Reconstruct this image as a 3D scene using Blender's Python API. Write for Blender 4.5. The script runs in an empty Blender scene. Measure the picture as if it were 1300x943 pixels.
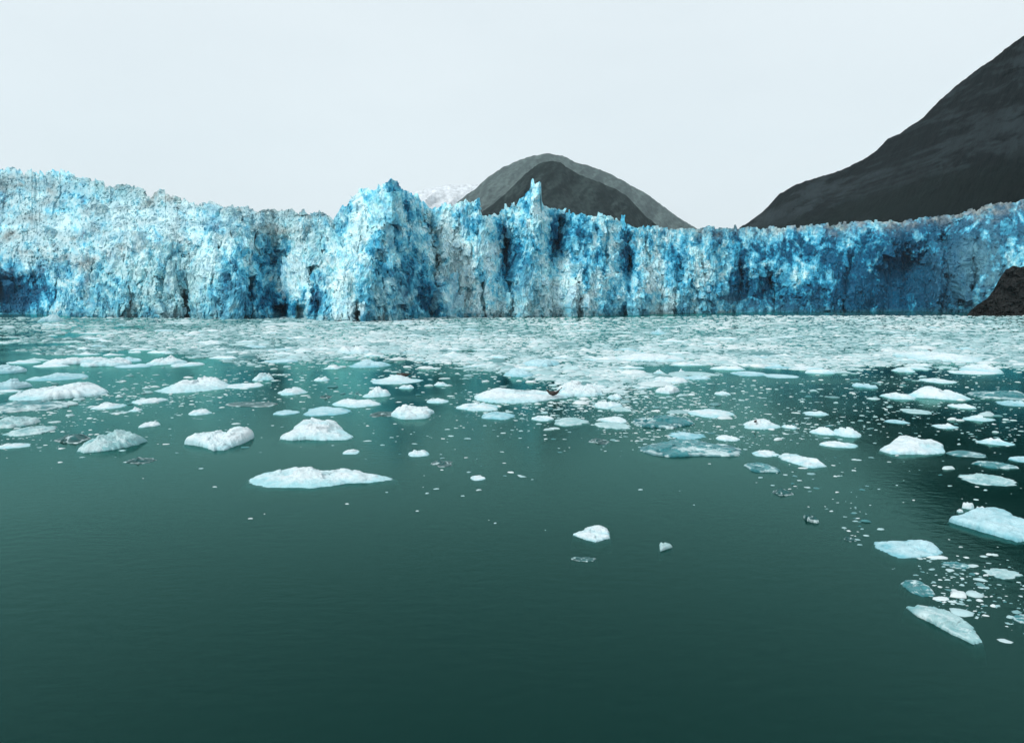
import bpy, math, random
import numpy as np
from mathutils import Vector

S = bpy.context.scene
COL = S.collection
R_ = math.radians

# ------------------------------------------------------------------ camera
CAM_H = 12.0
FPX = 867.0
PITCH = math.atan((471.5 - 381.0) / FPX)
cam_d = bpy.data.cameras.new('camera')
cam_d.sensor_width = 36.0
cam_d.lens = 36.0 * FPX / 1300.0
cam_d.clip_start = 0.1
cam_d.clip_end = 60000
cam = bpy.data.objects.new('camera', cam_d)
COL.objects.link(cam)
cam.location = (0, 0, CAM_H)
cam.rotation_euler = (math.pi / 2 - PITCH, 0, 0)
S.camera = cam

# ------------------------------------------------------------------ world, sun, exposure
SUN_EL, SUN_AZ = R_(34), R_(225)          # azimuth clockwise from +Y: light comes from behind left
w = bpy.data.worlds.new('World'); S.world = w; w.use_nodes = True
nt = w.node_tree; nt.nodes.clear()
def N(t, ty, **kw):
    n = t.nodes.new(ty)
    for k, v in kw.items(): setattr(n, k, v)
    return n
wo = N(nt, 'ShaderNodeOutputWorld'); bg = N(nt, 'ShaderNodeBackground')
sky = N(nt, 'ShaderNodeTexSky'); sky.sky_type = 'NISHITA'; sky.sun_disc = False
sky.sun_elevation = SUN_EL; sky.sun_rotation = SUN_AZ; sky.air_density = 1.0; sky.dust_density = 3.0
mx = N(nt, 'ShaderNodeMix', data_type='RGBA'); mx.inputs[0].default_value = 0.94
tc = N(nt, 'ShaderNodeTexCoord'); mp = N(nt, 'ShaderNodeMapping'); mp.inputs['Scale'].default_value = (1, 1, 3)
ns = N(nt, 'ShaderNodeTexNoise'); ns.inputs['Scale'].default_value = 1.6; ns.inputs['Detail'].default_value = 4
cr = N(nt, 'ShaderNodeValToRGB')
cr.color_ramp.elements[0].position = 0.3; cr.color_ramp.elements[0].color = (0.88, 0.905, 0.925, 1)
cr.color_ramp.elements[1].position = 0.7; cr.color_ramp.elements[1].color = (0.96, 0.975, 0.985, 1)
sc = N(nt, 'ShaderNodeVectorMath', operation='SCALE'); sc.inputs['Scale'].default_value = 10.0
mulc = N(nt, 'ShaderNodeVectorMath', operation='MULTIPLY'); mulc.inputs[1].default_value = (0.935, 1.0, 1.03)
nt.links.new(tc.outputs['Generated'], mp.inputs[0]); nt.links.new(mp.outputs[0], ns.inputs[0])
nt.links.new(ns.outputs['Fac'], cr.inputs[0]); nt.links.new(cr.outputs[0], sc.inputs[0])
nt.links.new(sc.outputs[0], mulc.inputs[0])
nt.links.new(sky.outputs[0], mx.inputs[6]); nt.links.new(mulc.outputs[0], mx.inputs[7])
nt.links.new(mx.outputs[2], bg.inputs[0]); bg.inputs[1].default_value = 0.1
nt.links.new(bg.outputs[0], wo.inputs[0])

sl = bpy.data.lights.new('sun', 'SUN'); sl.energy = 2.0; sl.angle = R_(10); sl.color = (1, 0.995, 0.985)
so = bpy.data.objects.new('sun', sl); COL.objects.link(so)
sd = Vector((math.sin(SUN_AZ) * math.cos(SUN_EL), math.cos(SUN_AZ) * math.cos(SUN_EL), math.sin(SUN_EL)))
so.rotation_euler = sd.to_track_quat('Z', 'Y').to_euler(); so.location = (-60, -80, 120)

S.view_settings.view_transform = 'Standard'; S.view_settings.look = 'None'
S.view_settings.exposure = 0.0; S.view_settings.gamma = 1.0; S.view_settings.use_curve_mapping = False
S.render.engine = 'CYCLES'
cy = S.cycles
cy.max_bounces = 6; cy.diffuse_bounces = 2; cy.glossy_bounces = 2; cy.transmission_bounces = 2
cy.transparent_max_bounces = 8; cy.volume_bounces = 1; cy.use_denoising = True
cy.caustics_reflective = False; cy.caustics_refractive = False

# ------------------------------------------------------------------ projection helpers
cp, sp = math.cos(PITCH), math.sin(PITCH)
def ray(x, y):
    """direction through photo pixel, unit depth along the optical axis"""
    cx = (np.asarray(x, float) - 650) / FPX; cyy = (471.5 - np.asarray(y, float)) / FPX
    return cx, cp + cyy * sp, -sp + cyy * cp
def at_depth(x, y, t):
    dx, dy, dz = ray(x, y)
    return dx * t, dy * t, CAM_H + dz * t
def gdepth(x, y, z=0.0):
    dx, dy, dz = ray(x, y)
    return (z - CAM_H) / dz
def ground(x, y, z=0.0):
    t = gdepth(x, y, z); X, Y, Z = at_depth(x, y, t)
    return X, Y
def interp(pl, x):
    a = np.array(pl, float); return np.interp(x, a[:, 0], a[:, 1])
def sstep(a, b, x):
    t = np.clip((x - a) / (b - a), 0, 1); return t * t * (3 - 2 * t)

# ------------------------------------------------------------------ noise (numpy)
def h2(i, j, seed, k=0):
    with np.errstate(over='ignore'):
        n = (i.astype(np.int64) * 374761393 + j.astype(np.int64) * 668265263 + (seed * 7 + k) * 1274126177 + 9176) & 0xffffffff
        n = ((n ^ (n >> 13)) * 1274126177) & 0xffffffff
        n = ((n ^ (n >> 16)) * 2246822519) & 0xffffffff
        n = n ^ (n >> 15)
    return (n & 0xffffff) / float(0xffffff)
def vnoise(x, y, seed=0):
    i, j = np.floor(x), np.floor(y); fx, fy = x - i, y - j
    i = i.astype(np.int64); j = j.astype(np.int64)
    u = fx * fx * fx * (fx * (fx * 6 - 15) + 10); v = fy * fy * fy * (fy * (fy * 6 - 15) + 10)
    a, b, c, d = h2(i, j, seed), h2(i + 1, j, seed), h2(i, j + 1, seed), h2(i + 1, j + 1, seed)
    return ((a * (1 - u) + b * u) * (1 - v) + (c * (1 - u) + d * u) * v) * 2 - 1
def fbm(x, y, seed=0, o=4, g=0.5):
    r = 0; a = 1; s = 0
    for k in range(o):
        r = r + a * vnoise(x * 2 ** k + 17.3 * k, y * 2 ** k - 9.1 * k, seed + k * 13); s += a; a *= g
    return r / s
def ridged(x, y, seed=0, o=4):
    r = 0; a = 1; s = 0
    for k in range(o):
        r = r + a * (1 - 2 * np.abs(vnoise(x * 2 ** k + 31.7 * k, y * 2 ** k + 5.3 * k, seed + k * 7))); s += a; a *= 0.5
    return r / s
def blocks(x, y, seed, tilt=1.0):
    """fractured blocks: each Worley cell is a tilted facet -> (displacement, cell random, edge distance)"""
    i0 = np.floor(x).astype(np.int64); j0 = np.floor(y).astype(np.int64)
    f1 = np.full(x.shape, 9.0); f2 = np.full(x.shape, 9.0); dsp = np.zeros(x.shape); rid = np.zeros(x.shape)
    for di in (-1, 0, 1):
        for dj in (-1, 0, 1):
            i, j = i0 + di, j0 + dj
            cx = i + h2(i, j, seed, 1); cyy = j + h2(i, j, seed, 2)
            d = np.hypot(x - cx, y - cyy)
            val = h2(i, j, seed, 3) * 2 - 1 + tilt * ((h2(i, j, seed, 4) * 2 - 1) * (x - cx) + (h2(i, j, seed, 5) * 2 - 1) * (y - cyy)) * 1.4
            nr = d < f1
            f2 = np.where(nr, f1, np.minimum(f2, d)); dsp = np.where(nr, val, dsp)
            rid = np.where(nr, h2(i, j, seed, 6), rid); f1 = np.where(nr, d, f1)
    return dsp, rid, f2 - f1

# ------------------------------------------------------------------ mesh / object helpers
def mesh_np(name, V, F, C=None, smooth=False):
    me = bpy.data.meshes.new(name)
    V = np.ascontiguousarray(V, dtype=np.float32); F = np.ascontiguousarray(F, dtype=np.int32)
    n, k = F.shape
    me.vertices.add(len(V)); me.vertices.foreach_set('co', V.ravel())
    me.loops.add(n * k); me.loops.foreach_set('vertex_index', F.ravel())
    me.polygons.add(n); me.polygons.foreach_set('loop_start', np.arange(0, n * k, k, dtype=np.int32))
    me.polygons.foreach_set('use_smooth', np.full(n, smooth))
    me.update(calc_edges=True)
    if C is not None:
        ca = me.color_attributes.new('Col', 'FLOAT_COLOR', 'POINT')
        cc = np.ones((len(V), 4), dtype=np.float32); cc[:, :3] = C
        ca.data.foreach_set('color', cc.ravel())
    return me
def link(name, me, mat=None, parent=None):
    o = bpy.data.objects.new(name, me); COL.objects.link(o)
    if mat and me is not None and not me.materials: me.materials.append(mat)
    if parent: o.parent = parent
    return o
def tag(o, label=None, cat=None, group=None, kind=None):
    if label: o['label'] = label
    if cat: o['category'] = cat
    if group: o['group'] = group
    if kind: o['kind'] = kind
    return o
def grid_faces(nr, nc):
    idx = np.arange(nr * nc).reshape(nr, nc)
    return np.stack([idx[:-1, :-1], idx[:-1, 1:], idx[1:, 1:], idx[1:, :-1]], -1).reshape(-1, 4)

# ------------------------------------------------------------------ materials
def new_mat(name):
    m = bpy.data.materials.new(name); m.use_nodes = True; m.node_tree.nodes.clear(); return m
def ice_mat(name, rough, spec, nscale, bscale, bdist, var, tint2=(0.86, 0.95, 1.0), sss=0.0):
    m = new_mat(name); t = m.node_tree; L = t.links.new
    out = N(t, 'ShaderNodeOutputMaterial'); p = N(t, 'ShaderNodeBsdfPrincipled')
    at = N(t, 'ShaderNodeAttribute'); at.attribute_name = 'Col'
    co = N(t, 'ShaderNodeTexCoord')
    n1 = N(t, 'ShaderNodeTexNoise'); n1.inputs['Scale'].default_value = nscale; n1.inputs['Detail'].default_value = 6; n1.inputs['Roughness'].default_value = 0.65
    r = N(t, 'ShaderNodeMapRange'); r.inputs[1].default_value = 0.3; r.inputs[2].default_value = 0.7
    r.inputs[3].default_value = 1 - var; r.inputs[4].default_value = 1 + var * 0.6
    vm = N(t, 'ShaderNodeVectorMath', operation='SCALE')
    n2 = N(t, 'ShaderNodeTexNoise'); n2.inputs['Scale'].default_value = bscale; n2.inputs['Detail'].default_value = 5; n2.inputs['Roughness'].default_value = 0.6
    bp = N(t, 'ShaderNodeBump'); bp.inputs['Distance'].default_value = bdist; bp.inputs['Strength'].default_value = 0.8
    L(co.outputs['Object'], n1.inputs[0]); L(co.outputs['Object'], n2.inputs[0])
    L(n1.outputs['Fac'], r.inputs[0]); L(at.outputs['Color'], vm.inputs[0]); L(r.outputs[0], vm.inputs['Scale'])
    L(vm.outputs[0], p.inputs['Base Color']); L(n2.outputs['Fac'], bp.inputs['Height']); L(bp.outputs[0], p.inputs['Normal'])
    p.inputs['Roughness'].default_value = rough; p.inputs['Specular IOR Level'].default_value = spec
    if sss: p.inputs['Subsurface Weight'].default_value = sss; p.inputs['Subsurface Radius'].default_value = (0.1, 0.35, 0.45); p.inputs['Subsurface Scale'].default_value = 0.4
    L(p.outputs[0], out.inputs[0]); return m
M_WALL = ice_mat('glacier_ice', 0.6, 0.2, 0.8, 1.2, 0.2, 0.2)
M_SNOW = ice_mat('floe_ice', 0.55, 0.3, 2.6, 7.0, 0.11, 0.14)
M_CLEAR = ice_mat('clear_ice', 0.3, 0.25, 2.2, 3.5, 0.08, 0.35)
M_BRASH = ice_mat('brash_ice', 0.5, 0.3, 0.9, 2.0, 0.1, 0.15)
M_ROCK = ice_mat('rock', 0.85, 0.2, 0.12, 0.25, 1.5, 0.45)
M_MTN = ice_mat('mountain_rock', 0.95, 0.05, 0.02, 0.03, 12.0, 0.4)

def water_mat():
    m = new_mat('water'); t = m.node_tree; L = t.links.new
    out = N(t, 'ShaderNodeOutputMaterial')
    gl = N(t, 'ShaderNodeBsdfGlossy'); gl.inputs['Roughness'].default_value = 0.12; gl.inputs['Color'].default_value = (0.36, 0.80, 0.72, 1)
    df = N(t, 'ShaderNodeBsdfDiffuse'); df.inputs['Color'].default_value = (0.002, 0.031, 0.026, 1)
    tr = N(t, 'ShaderNodeBsdfTransparent')
    fr = N(t, 'ShaderNodeFresnel'); fr.inputs['IOR'].default_value = 1.26
    m1 = N(t, 'ShaderNodeMixShader'); m1.inputs[0].default_value = 0.45
    m2 = N(t, 'ShaderNodeMixShader')
    co = N(t, 'ShaderNodeTexCoord'); mp = N(t, 'ShaderNodeMapping'); mp.inputs['Scale'].default_value = (0.55, 1.0, 1.0)
    n1 = N(t, 'ShaderNodeTexNoise'); n1.inputs['Scale'].default_value = 2.2; n1.inputs['Detail'].default_value = 4
    bp = N(t, 'ShaderNodeBump'); bp.inputs['Distance'].default_value = 0.03; bp.inputs['Strength'].default_value = 0.5
    L(co.outputs['Object'], mp.inputs[0]); L(mp.outputs[0], n1.inputs[0]); L(n1.outputs['Fac'], bp.inputs['Height'])
    n3 = N(t, 'ShaderNodeTexNoise'); n3.inputs['Scale'].default_value = 0.035; n3.inputs['Detail'].default_value = 3
    mr = N(t, 'ShaderNodeMapRange'); mr.inputs[1].default_value = .35; mr.inputs[2].default_value = .65; mr.inputs[3].default_value = .07; mr.inputs[4].default_value = .20
    mp3 = N(t, 'ShaderNodeMapping'); mp3.inputs['Scale'].default_value = (0.45, 1.6, 1.0)
    L(co.outputs['Object'], mp3.inputs[0]); L(mp3.outputs[0], n3.inputs[0]); L(n3.outputs['Fac'], mr.inputs[0]); L(mr.outputs[0], gl.inputs['Roughness'])
    for n in (gl, fr): L(bp.outputs[0], n.inputs['Normal'])
    L(tr.outputs[0], m1.inputs[2]); L(df.outputs[0], m1.inputs[1])
    L(fr.outputs[0], m2.inputs[0]); L(m1.outputs[0], m2.inputs[1]); L(gl.outputs[0], m2.inputs[2])
    L(m2.outputs[0], out.inputs['Surface'])
    va = N(t, 'ShaderNodeVolumeAbsorption'); va.inputs['Color'].default_value = (0.0, 0.70, 0.66, 1); va.inputs['Density'].default_value = 4.8
    L(va.outputs[0], out.inputs['Volume'])
    return m
M_WATER = water_mat()
def plain(name, col, rough=0.8):
    m = new_mat(name); t = m.node_tree; out = N(t, 'ShaderNodeOutputMaterial'); p = N(t, 'ShaderNodeBsdfPrincipled')
    n = N(t, 'ShaderNodeTexNoise'); n.inputs['Scale'].default_value = 12; c = N(t, 'ShaderNodeValToRGB')
    c.color_ramp.elements[0].color = (*[v * 0.6 for v in col], 1); c.color_ramp.elements[1].color = (*[min(1, v * 1.35) for v in col], 1)
    c.color_ramp.elements[0].position = 0.35; c.color_ramp.elements[1].position = 0.65
    co = N(t, 'ShaderNodeTexCoord'); t.links.new(co.outputs['Object'], n.inputs[0]); t.links.new(n.outputs['Fac'], c.inputs[0])
    t.links.new(c.outputs[0], p.inputs['Base Color']); p.inputs['Roughness'].default_value = rough
    t.links.new(p.outputs[0], out.inputs[0]); return m
M_BED = plain('silt', (0.01, 0.07, 0.06), 1.0)
M_SEAL = plain('seal_fur', (0.026, 0.018, 0.013), 0.6)

# ------------------------------------------------------------------ water and bed
WX, WY0, WY1 = 6000, -400, 9800
def box(name, x0, x1, y0, y1, z0, z1):
    V = [(x0, y0, z0), (x1, y0, z0), (x1, y1, z0), (x0, y1, z0), (x0, y0, z1), (x1, y0, z1), (x1, y1, z1), (x0, y1, z1)]
    F = [(3, 2, 1, 0), (4, 5, 6, 7), (0, 1, 5, 4), (1, 2, 6, 5), (2, 3, 7, 6), (3, 0, 4, 7)]
    return mesh_np(name, np.array(V), np.array(F))
tag(link('water', box('water', -WX, WX, WY0, WY1, -6, 0), M_WATER), kind='structure')
me = mesh_np('seabed', np.array([(-WX, WY0, -5), (WX, WY0, -5), (WX, WY1, -5), (-WX, WY1, -5)]), np.array([(0, 1, 2, 3)]))
tag(link('seabed', me, M_BED), kind='structure')

# ------------------------------------------------------------------ mountains
def mountain(name, crest, ybot, tcrest, slope, cols, seed, gul, colour, xs=2.0, snow=None, back=600, bands=None):
    xa = np.arange(crest[0][0], crest[-1][0] + 1, xs); nv = 230
    v = np.linspace(0, 1, nv)[:, None]
    yc = interp(crest, xa)[None, :]; tc_ = interp(tcrest, xa)[None, :]
    yc = yc + (1.1 * fbm(xa / 12.0, xa * 0, seed, 4, .6) + .5 * vnoise(xa / 2.1, xa * 0, seed))[None, :]
    zc = CAM_H + ray(xa, yc)[2] * tc_
    zc_b = -30.0
    # walk downhill from the crest in world space towards the viewer
    z = zc * (1 - v) + zc_b * v
    X0, Y0, _ = at_depth(xa, yc, tc_)
    dist = (zc - z) / math.tan(R_(slope)) * (0.75 + 0.35 * v)
    sx = (xa[None, :] - 650) / FPX
    s = X0 / 1.0
    down = dist
    g = ridged((s + down * 0.5) / gul, down / (gul * 3.2), seed, 5) * gul * 0.42 * np.clip(v * 8, 0.0, 1)
    g = g + fbm(s / (gul * .3), down / (gul * .3), seed + 5, 4) * gul * 0.16 * np.clip(v * 8, 0, 1)
    X = X0 - sx * dist * 0.6 ; Y = Y0 - dist + g * -1.0; Z = z + g * 0.35
    # far side
    rb = [40, 120, 260, back]
    Yb = Y0 + np.array(rb)[:, None]; Xb = X0 * Yb / Y0; Zb = zc - np.array(rb)[:, None] * 0.7
    XX = np.concatenate([Xb[::-1], X]); YY = np.concatenate([Yb[::-1] + 0 * Xb, Y]); ZZ = np.concatenate([Zb[::-1], Z])
    V = np.stack([XX, YY, ZZ], -1).reshape(-1, 3)
    al = (V[:, 0] * .75 + V[:, 2]) * .8; ac = (V[:, 0] - V[:, 2] * 0.85) * .7
    n = fbm(ac / (gul * 0.9), al / (gul * 2.6), seed + 3, 5, 0.6)
    n2 = fbm(ac / (gul * 0.22), al / (gul * 1.3), seed + 9, 4, 0.6)
    n3 = fbm(ac / (gul * .07), al / (gul * .16), seed + 19, 3, .7)
    k = np.clip(0.34 + n * .8 + n2 * 1.3 + n3 * 1.5, 0, 1)[:, None]
    c0, c1 = np.array(colour[0]), np.array(colour[1])
    C = c0 * (1 - k) + c1 * k
    if snow:
        q = sstep(snow[0], snow[1], V[:, 2] + n * 60)[:, None]; C = C * (1 - q) + np.array((0.74, 0.77, 0.80)) * q
    if bands is not None: C = bands(V, C, n)
    return tag(link(name, mesh_np(name, V, grid_faces(len(XX), len(xa)), C, True), M_MTN), kind='structure')

# steep valley side on the right, nearer towards the frame edge
def forest(V, C, n):
    # dark scrub forest covers the foot of the slope, its upper edge climbs to the right
    lim = 95 + (V[:, 0] - 400) * 0.36 + n * 50
    q = sstep(20, -20, V[:, 2] - lim)[:, None] * sstep(330, 560, V[:, 0])[:, None] * 0.9
    return C * (1 - q) + np.array((0.002, 0.006, 0.005)) * q
mountain('mountain', [(925, 310), (940, 289), (950, 283), (962, 274), (975, 262), (990, 246), (1010, 235), (1030, 228), (1047, 223), (1075, 213), (1095, 203), (1112, 192), (1128, 176),
    (1145, 168), (1170, 151), (1192, 129), (1215, 108), (1240, 89), (1260, 76), (1275, 63), (1300, 45), (1350, 10), (1420, -40), (1500, -70), (1650, -90)],
    300, [(925, 2000), (1000, 1750), (1150, 1350), (1300, 1000), (1650, 850)], 38, None, 41, 55, ((0.003, 0.006, 0.007), (0.023, 0.033, 0.037)), bands=forest)
mountain('mountain', [(540, 310), (565, 292), (590, 280), (606, 272), (622, 262), (640, 248), (655, 233), (668, 220), (680, 211), (690, 206), (700, 204), (710, 206), (722, 214), (735, 222), (750, 227),
    (765, 233), (780, 240), (795, 248), (808, 262), (820, 275), (835, 287), (850, 296), (870, 310)],
    300, [(540, 2300), (870, 2300)], 36, None, 77, 60, ((0.006, 0.013, 0.013), (0.034, 0.052, 0.050)))
mountain('mountain', [(540, 296), (560, 276), (585, 253), (600, 242), (620, 225), (640, 212), (660, 203), (675, 198), (695, 195), (715, 198), (730, 206), (750, 211), (775, 221), (800, 235), (820, 245),
    (840, 261), (860, 275), (880, 287), (905, 305)],
    300, [(540, 6200), (905, 6200)], 34, None, 91, 150, ((0.035, 0.055, 0.052), (0.10, 0.14, 0.13)))  # lighter rock colour paints in extra distance haze
mountain('mountain', [(380, 300), (440, 275), (490, 252), (522, 244), (545, 240), (570, 235), (600, 234), (640, 238), (700, 260), (760, 300)],
    300, [(380, 8000), (760, 8000)], 30, None, 15, 330, ((0.42, 0.44, 0.45), (0.62, 0.64, 0.65)), snow=(880, 1150), back=1200)  # rock tone raised towards the sky, haze fade put into the colour
# valley floor rising under the glacier and behind it
me = mesh_np('ground', np.array([(-4200, 1100, 18), (4200, 1100, 18), (5200, 6000, 60), (-5200, 6000, 60), (-5800, 8800, 60), (5800, 8800, 60)]), np.array([(0, 1, 2, 3), (3, 2, 5, 4)]),
             np.full((6, 3), 0.12))
tag(link('ground', me, M_MTN), kind='structure')

# ------------------------------------------------------------------ glacier
TOP = [(-300, 205), (-150, 209), (0, 214), (8, 213), (17, 214), (25, 217), (45, 216), (60, 219), (66, 217), (75, 220), (92, 220), (100, 224), (110, 227), (125, 231), (135, 236), (150, 238), (165, 239),
    (178, 241), (186, 247), (196, 246), (203, 244), (212, 249), (225, 254), (240, 257), (262, 258), (280, 260), (300, 263), (320, 265), (335, 268), (345, 264), (355, 268), (368, 268), (372, 267),
    (380, 272), (388, 270), (395, 274), (402, 272), (415, 274), (420, 277), (424, 281), (427, 278), (430, 272), (434, 264), (440, 261), (447, 250), (455, 243), (465, 242), (478, 240), (485, 234), (492, 232),
    (499, 229), (504, 230), (507, 237), (510, 241), (515, 243), (522, 245), (530, 250), (536, 257), (540, 258), (545, 265), (556, 264), (565, 262), (575, 258), (582, 255), (590, 255), (600, 256), (606, 254), (608, 257),
    (610, 270), (613, 276), (616, 272), (622, 275), (628, 272), (640, 268), (650, 265), (655, 261), (660, 252), (668, 244), (672, 240), (674, 233), (677, 230), (683, 229), (687, 232), (687.5, 240), (687, 252), (690, 260),
    (700, 263), (715, 265), (720, 272), (728, 270), (731, 275), (740, 273), (755, 272), (765, 275), (775, 275), (785, 281), (795, 282), (803, 287), (815, 288), (830, 290), (860, 290), (885, 290),
    (900, 289), (950, 290), (970, 290), (1000, 288), (1030, 286), (1060, 285), (1100, 282), (1150, 280), (1180, 276), (1200, 273), (1215, 272), (1225, 269), (1240, 267), (1250, 262), (1260, 261),
    (1270, 258), (1285, 256), (1300, 253), (1450, 236), (1600, 228)]
BASE = [(-300, 397), (0, 399), (100, 401), (200, 403), (300, 404), (450, 404.5), (560, 403), (650, 401.5), (750, 400), (850, 398), (950, 396.5), (1100, 395.5), (1200, 396), (1300, 397.5), (1600, 397)]
EDGE = [(-300, 340), (0, 345), (100, 338), (180, 316), (250, 302), (330, 296), (430, 285), (460, 200), (1600, 200)]

STEP = 0.85
xa = np.arange(-260, 1560, STEP); NC = len(xa); NR = 250
crj = blocks(xa / 13.0, xa * 0 + .5, 15)[0] * 3.0 + blocks(xa / 5.0, xa * 0 + .5, 5)[0] * 1.8 + blocks(xa / 2.4, xa * 0 + .5, 6)[0] * .6
crj -= 1.5 * np.clip(vnoise(xa / 4.1, xa * 0, 12) - .35, 0, 1) * 3
crj *= np.interp(xa, [-260, 430, 440, 540, 560, 800, 900, 1560], [1, 1, .6, .6, 1, .8, .45, .6])
yt = interp(TOP, xa) + crj
yb = interp(BASE, xa)
v = np.linspace(0, 1, NR)[:, None]
x = np.repeat(xa[None, :], NR, 0); y = yb[None, :] * (1 - v) + yt[None, :] * v
tb = gdepth(xa, yb)[None, :] + 0 * v
mpp = 500.0 / FPX
s = x * mpp; z = (yb[None, :] - y) * mpp

def blob(cx, cyy, rx, ry, p=2.0, rot=0.0):
    a, b = (x - cx), (y - cyy)
    if rot: c_, s_ = math.cos(rot), math.sin(rot); a, b = a * c_ + b * s_, -a * s_ + b * c_
    return np.exp(-((np.abs(a) / rx) ** p + (np.abs(b) / ry) ** p))
wxp = fbm(x / 22, y / 22, 3, 3) * 7; wyp = fbm(x / 22, y / 22, 4, 3) * 7
xo, yo = x, y
x = xo + wxp; y = yo + wyp                     # warped pixel space for authored masses
# setbacks (metres away from the viewer)
ye = interp(EDGE, xo)
setb = 0.22 * (yb[None, :] - yo) + np.clip(ye - yo, 0, 200) * .9
setb += np.clip((yb[None, :] - yo), 0, 60) * .7 * sstep(125, 60, xo + fbm(yo / 18, yo * 0, 8, 2) * 14) * sstep(-60, 20, xo)
setb += sstep(880, 1000, xo) * np.clip(yb[None, :] - yo - 20, 0, 130) ** 2 * 0.006
prot = 0
# tall tower left of centre: sharp right flank, sloping left buttress
cxl = np.interp(yo, [228, 260, 330, 405], [497, 488, 478, 462]); lw = np.interp(yo, [228, 260, 330, 405], [12, 48, 66, 76]); rw = np.interp(yo, [228, 260, 330, 405], [12, 56, 66, 78])
dxl = (x - cxl)
tw = np.where(dxl < 0, np.clip(1 + dxl / lw, 0, 1), np.clip(1 - dxl / rw, 0, 1))
prot = prot + 42 * tw ** 0.8
prot += 12 * blob(432, 360, 20, 60) + 9 * blob(515, 300, 12, 70) + 8 * blob(478, 300, 9, 90, 2, 0.35)
# second pinnacle
cxp = np.interp(yo, [229, 300, 405], [681, 676, 668]); pw = np.interp(yo, [229, 260, 405], [9, 18, 34])
prot += 22 * np.clip(1 - np.abs(x - cxp) / pw, 0, 1) ** 0.6
prot += 13 * blob(590, 300, 34, 60, 3) + 15 * blob(752, 345, 36, 90, 3) + 9 * blob(805, 380, 30, 40) + 10 * blob(875, 340, 26, 60) + 12 * blob(280, 365, 22, 70) + 10 * blob(165, 365, 60, 42, 4)
prot += 10 * blob(1040, 350, 35, 60) + 13 * blob(1225, 350, 12, 60, 2, .4) + 9 * blob(620, 380, 24, 40)
prot += 14 * blob(1105, 300, 26, 16) + 16 * np.clip(1 - np.abs(xo - 1188 - (400 - yo) * .1) / 9, 0, 1) * sstep(300, 330, yo)
prot -= 48 * blob(1150, 362, 36, 42, 4) + 34 * blob(25, 375, 50, 34, 3) + 30 * blob(352, 345, 24, 60, 3) + 16 * blob(575, 352, 20, 50) + 16 * blob(970, 372, 40, 26, 3) + 14 * blob(712, 306, 9, 28) + 12 * blob(795, 330, 8, 34) + 14 * blob(638, 320, 14, 44)
prot -= 18 * blob(1185, 315, 30, 22) + 14 * blob(236, 395, 5, 24, 3) + 12 * blob(316, 388, 5, 26, 3)
prot -= 16 * np.exp(-(np.abs((xo - 356) / 9) ** 6 + np.abs((yo - 399) / 12) ** 6)) + 14 * np.exp(-(np.abs((xo - 382) / 6) ** 6 + np.abs((yo - 399) / 11) ** 6))
prot -= 11 * np.exp(-(np.abs((xo - 452 - (yo - 400) * .12) / 3.2) ** 2 + np.abs((yo - 392) / 17) ** 4))
prot = prot * 1.35
# narrow clefts between the seracs: (x, lower y, upper y, half width px, depth m)
for (qx, q0, q1, qw, qd, ql) in [(66, 404, 352, 3, 12, .1), (122, 404, 330, 2.2, 8, -.1), (236, 404, 372, 3.4, 14, 0), (262, 360, 300, 2.2, 9, .15), (316, 404, 352, 3.4, 14, .12), (338, 350, 290, 3, 12, -.1), (404, 404, 330, 3, 12, -.15),
        (452, 404, 340, 3.4, 14, -.1), (512, 330, 262, 2.4, 9, .05), (546, 404, 292, 4.5, 16, .12), (570, 330, 285, 2.4, 9, -.2), (612, 404, 352, 3, 12, 0), (648, 404, 300, 3.2, 14, -.05), (702, 330, 275, 4, 15, .06), (735, 404, 345, 2.6, 10, -.1),
        (758, 330, 290, 2.6, 10, .12), (795, 404, 300, 3.4, 13, .05), (822, 350, 300, 2.4, 9, 0), (856, 404, 340, 3, 11, .1), (902, 345, 300, 3, 11, -.12), (932, 402, 335, 3.2, 12, .15), (985, 402, 350, 3, 11, -.15), (1012, 345, 298, 3, 11, .1),
        (1072, 402, 320, 3.4, 13, .1), (1205, 402, 300, 4, 15, -.06), (1232, 380, 285, 3.4, 13, .12), (1268, 340, 275, 3, 12, .1)]:
    cxq = qx + ql * (404 - y); prot -= qd * np.exp(-(np.abs(x - cxq) / qw) ** 2) * sstep(q1 - 6, q1 + 8, y) * sstep(q0 + 14, q0 - 4, y)
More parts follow.
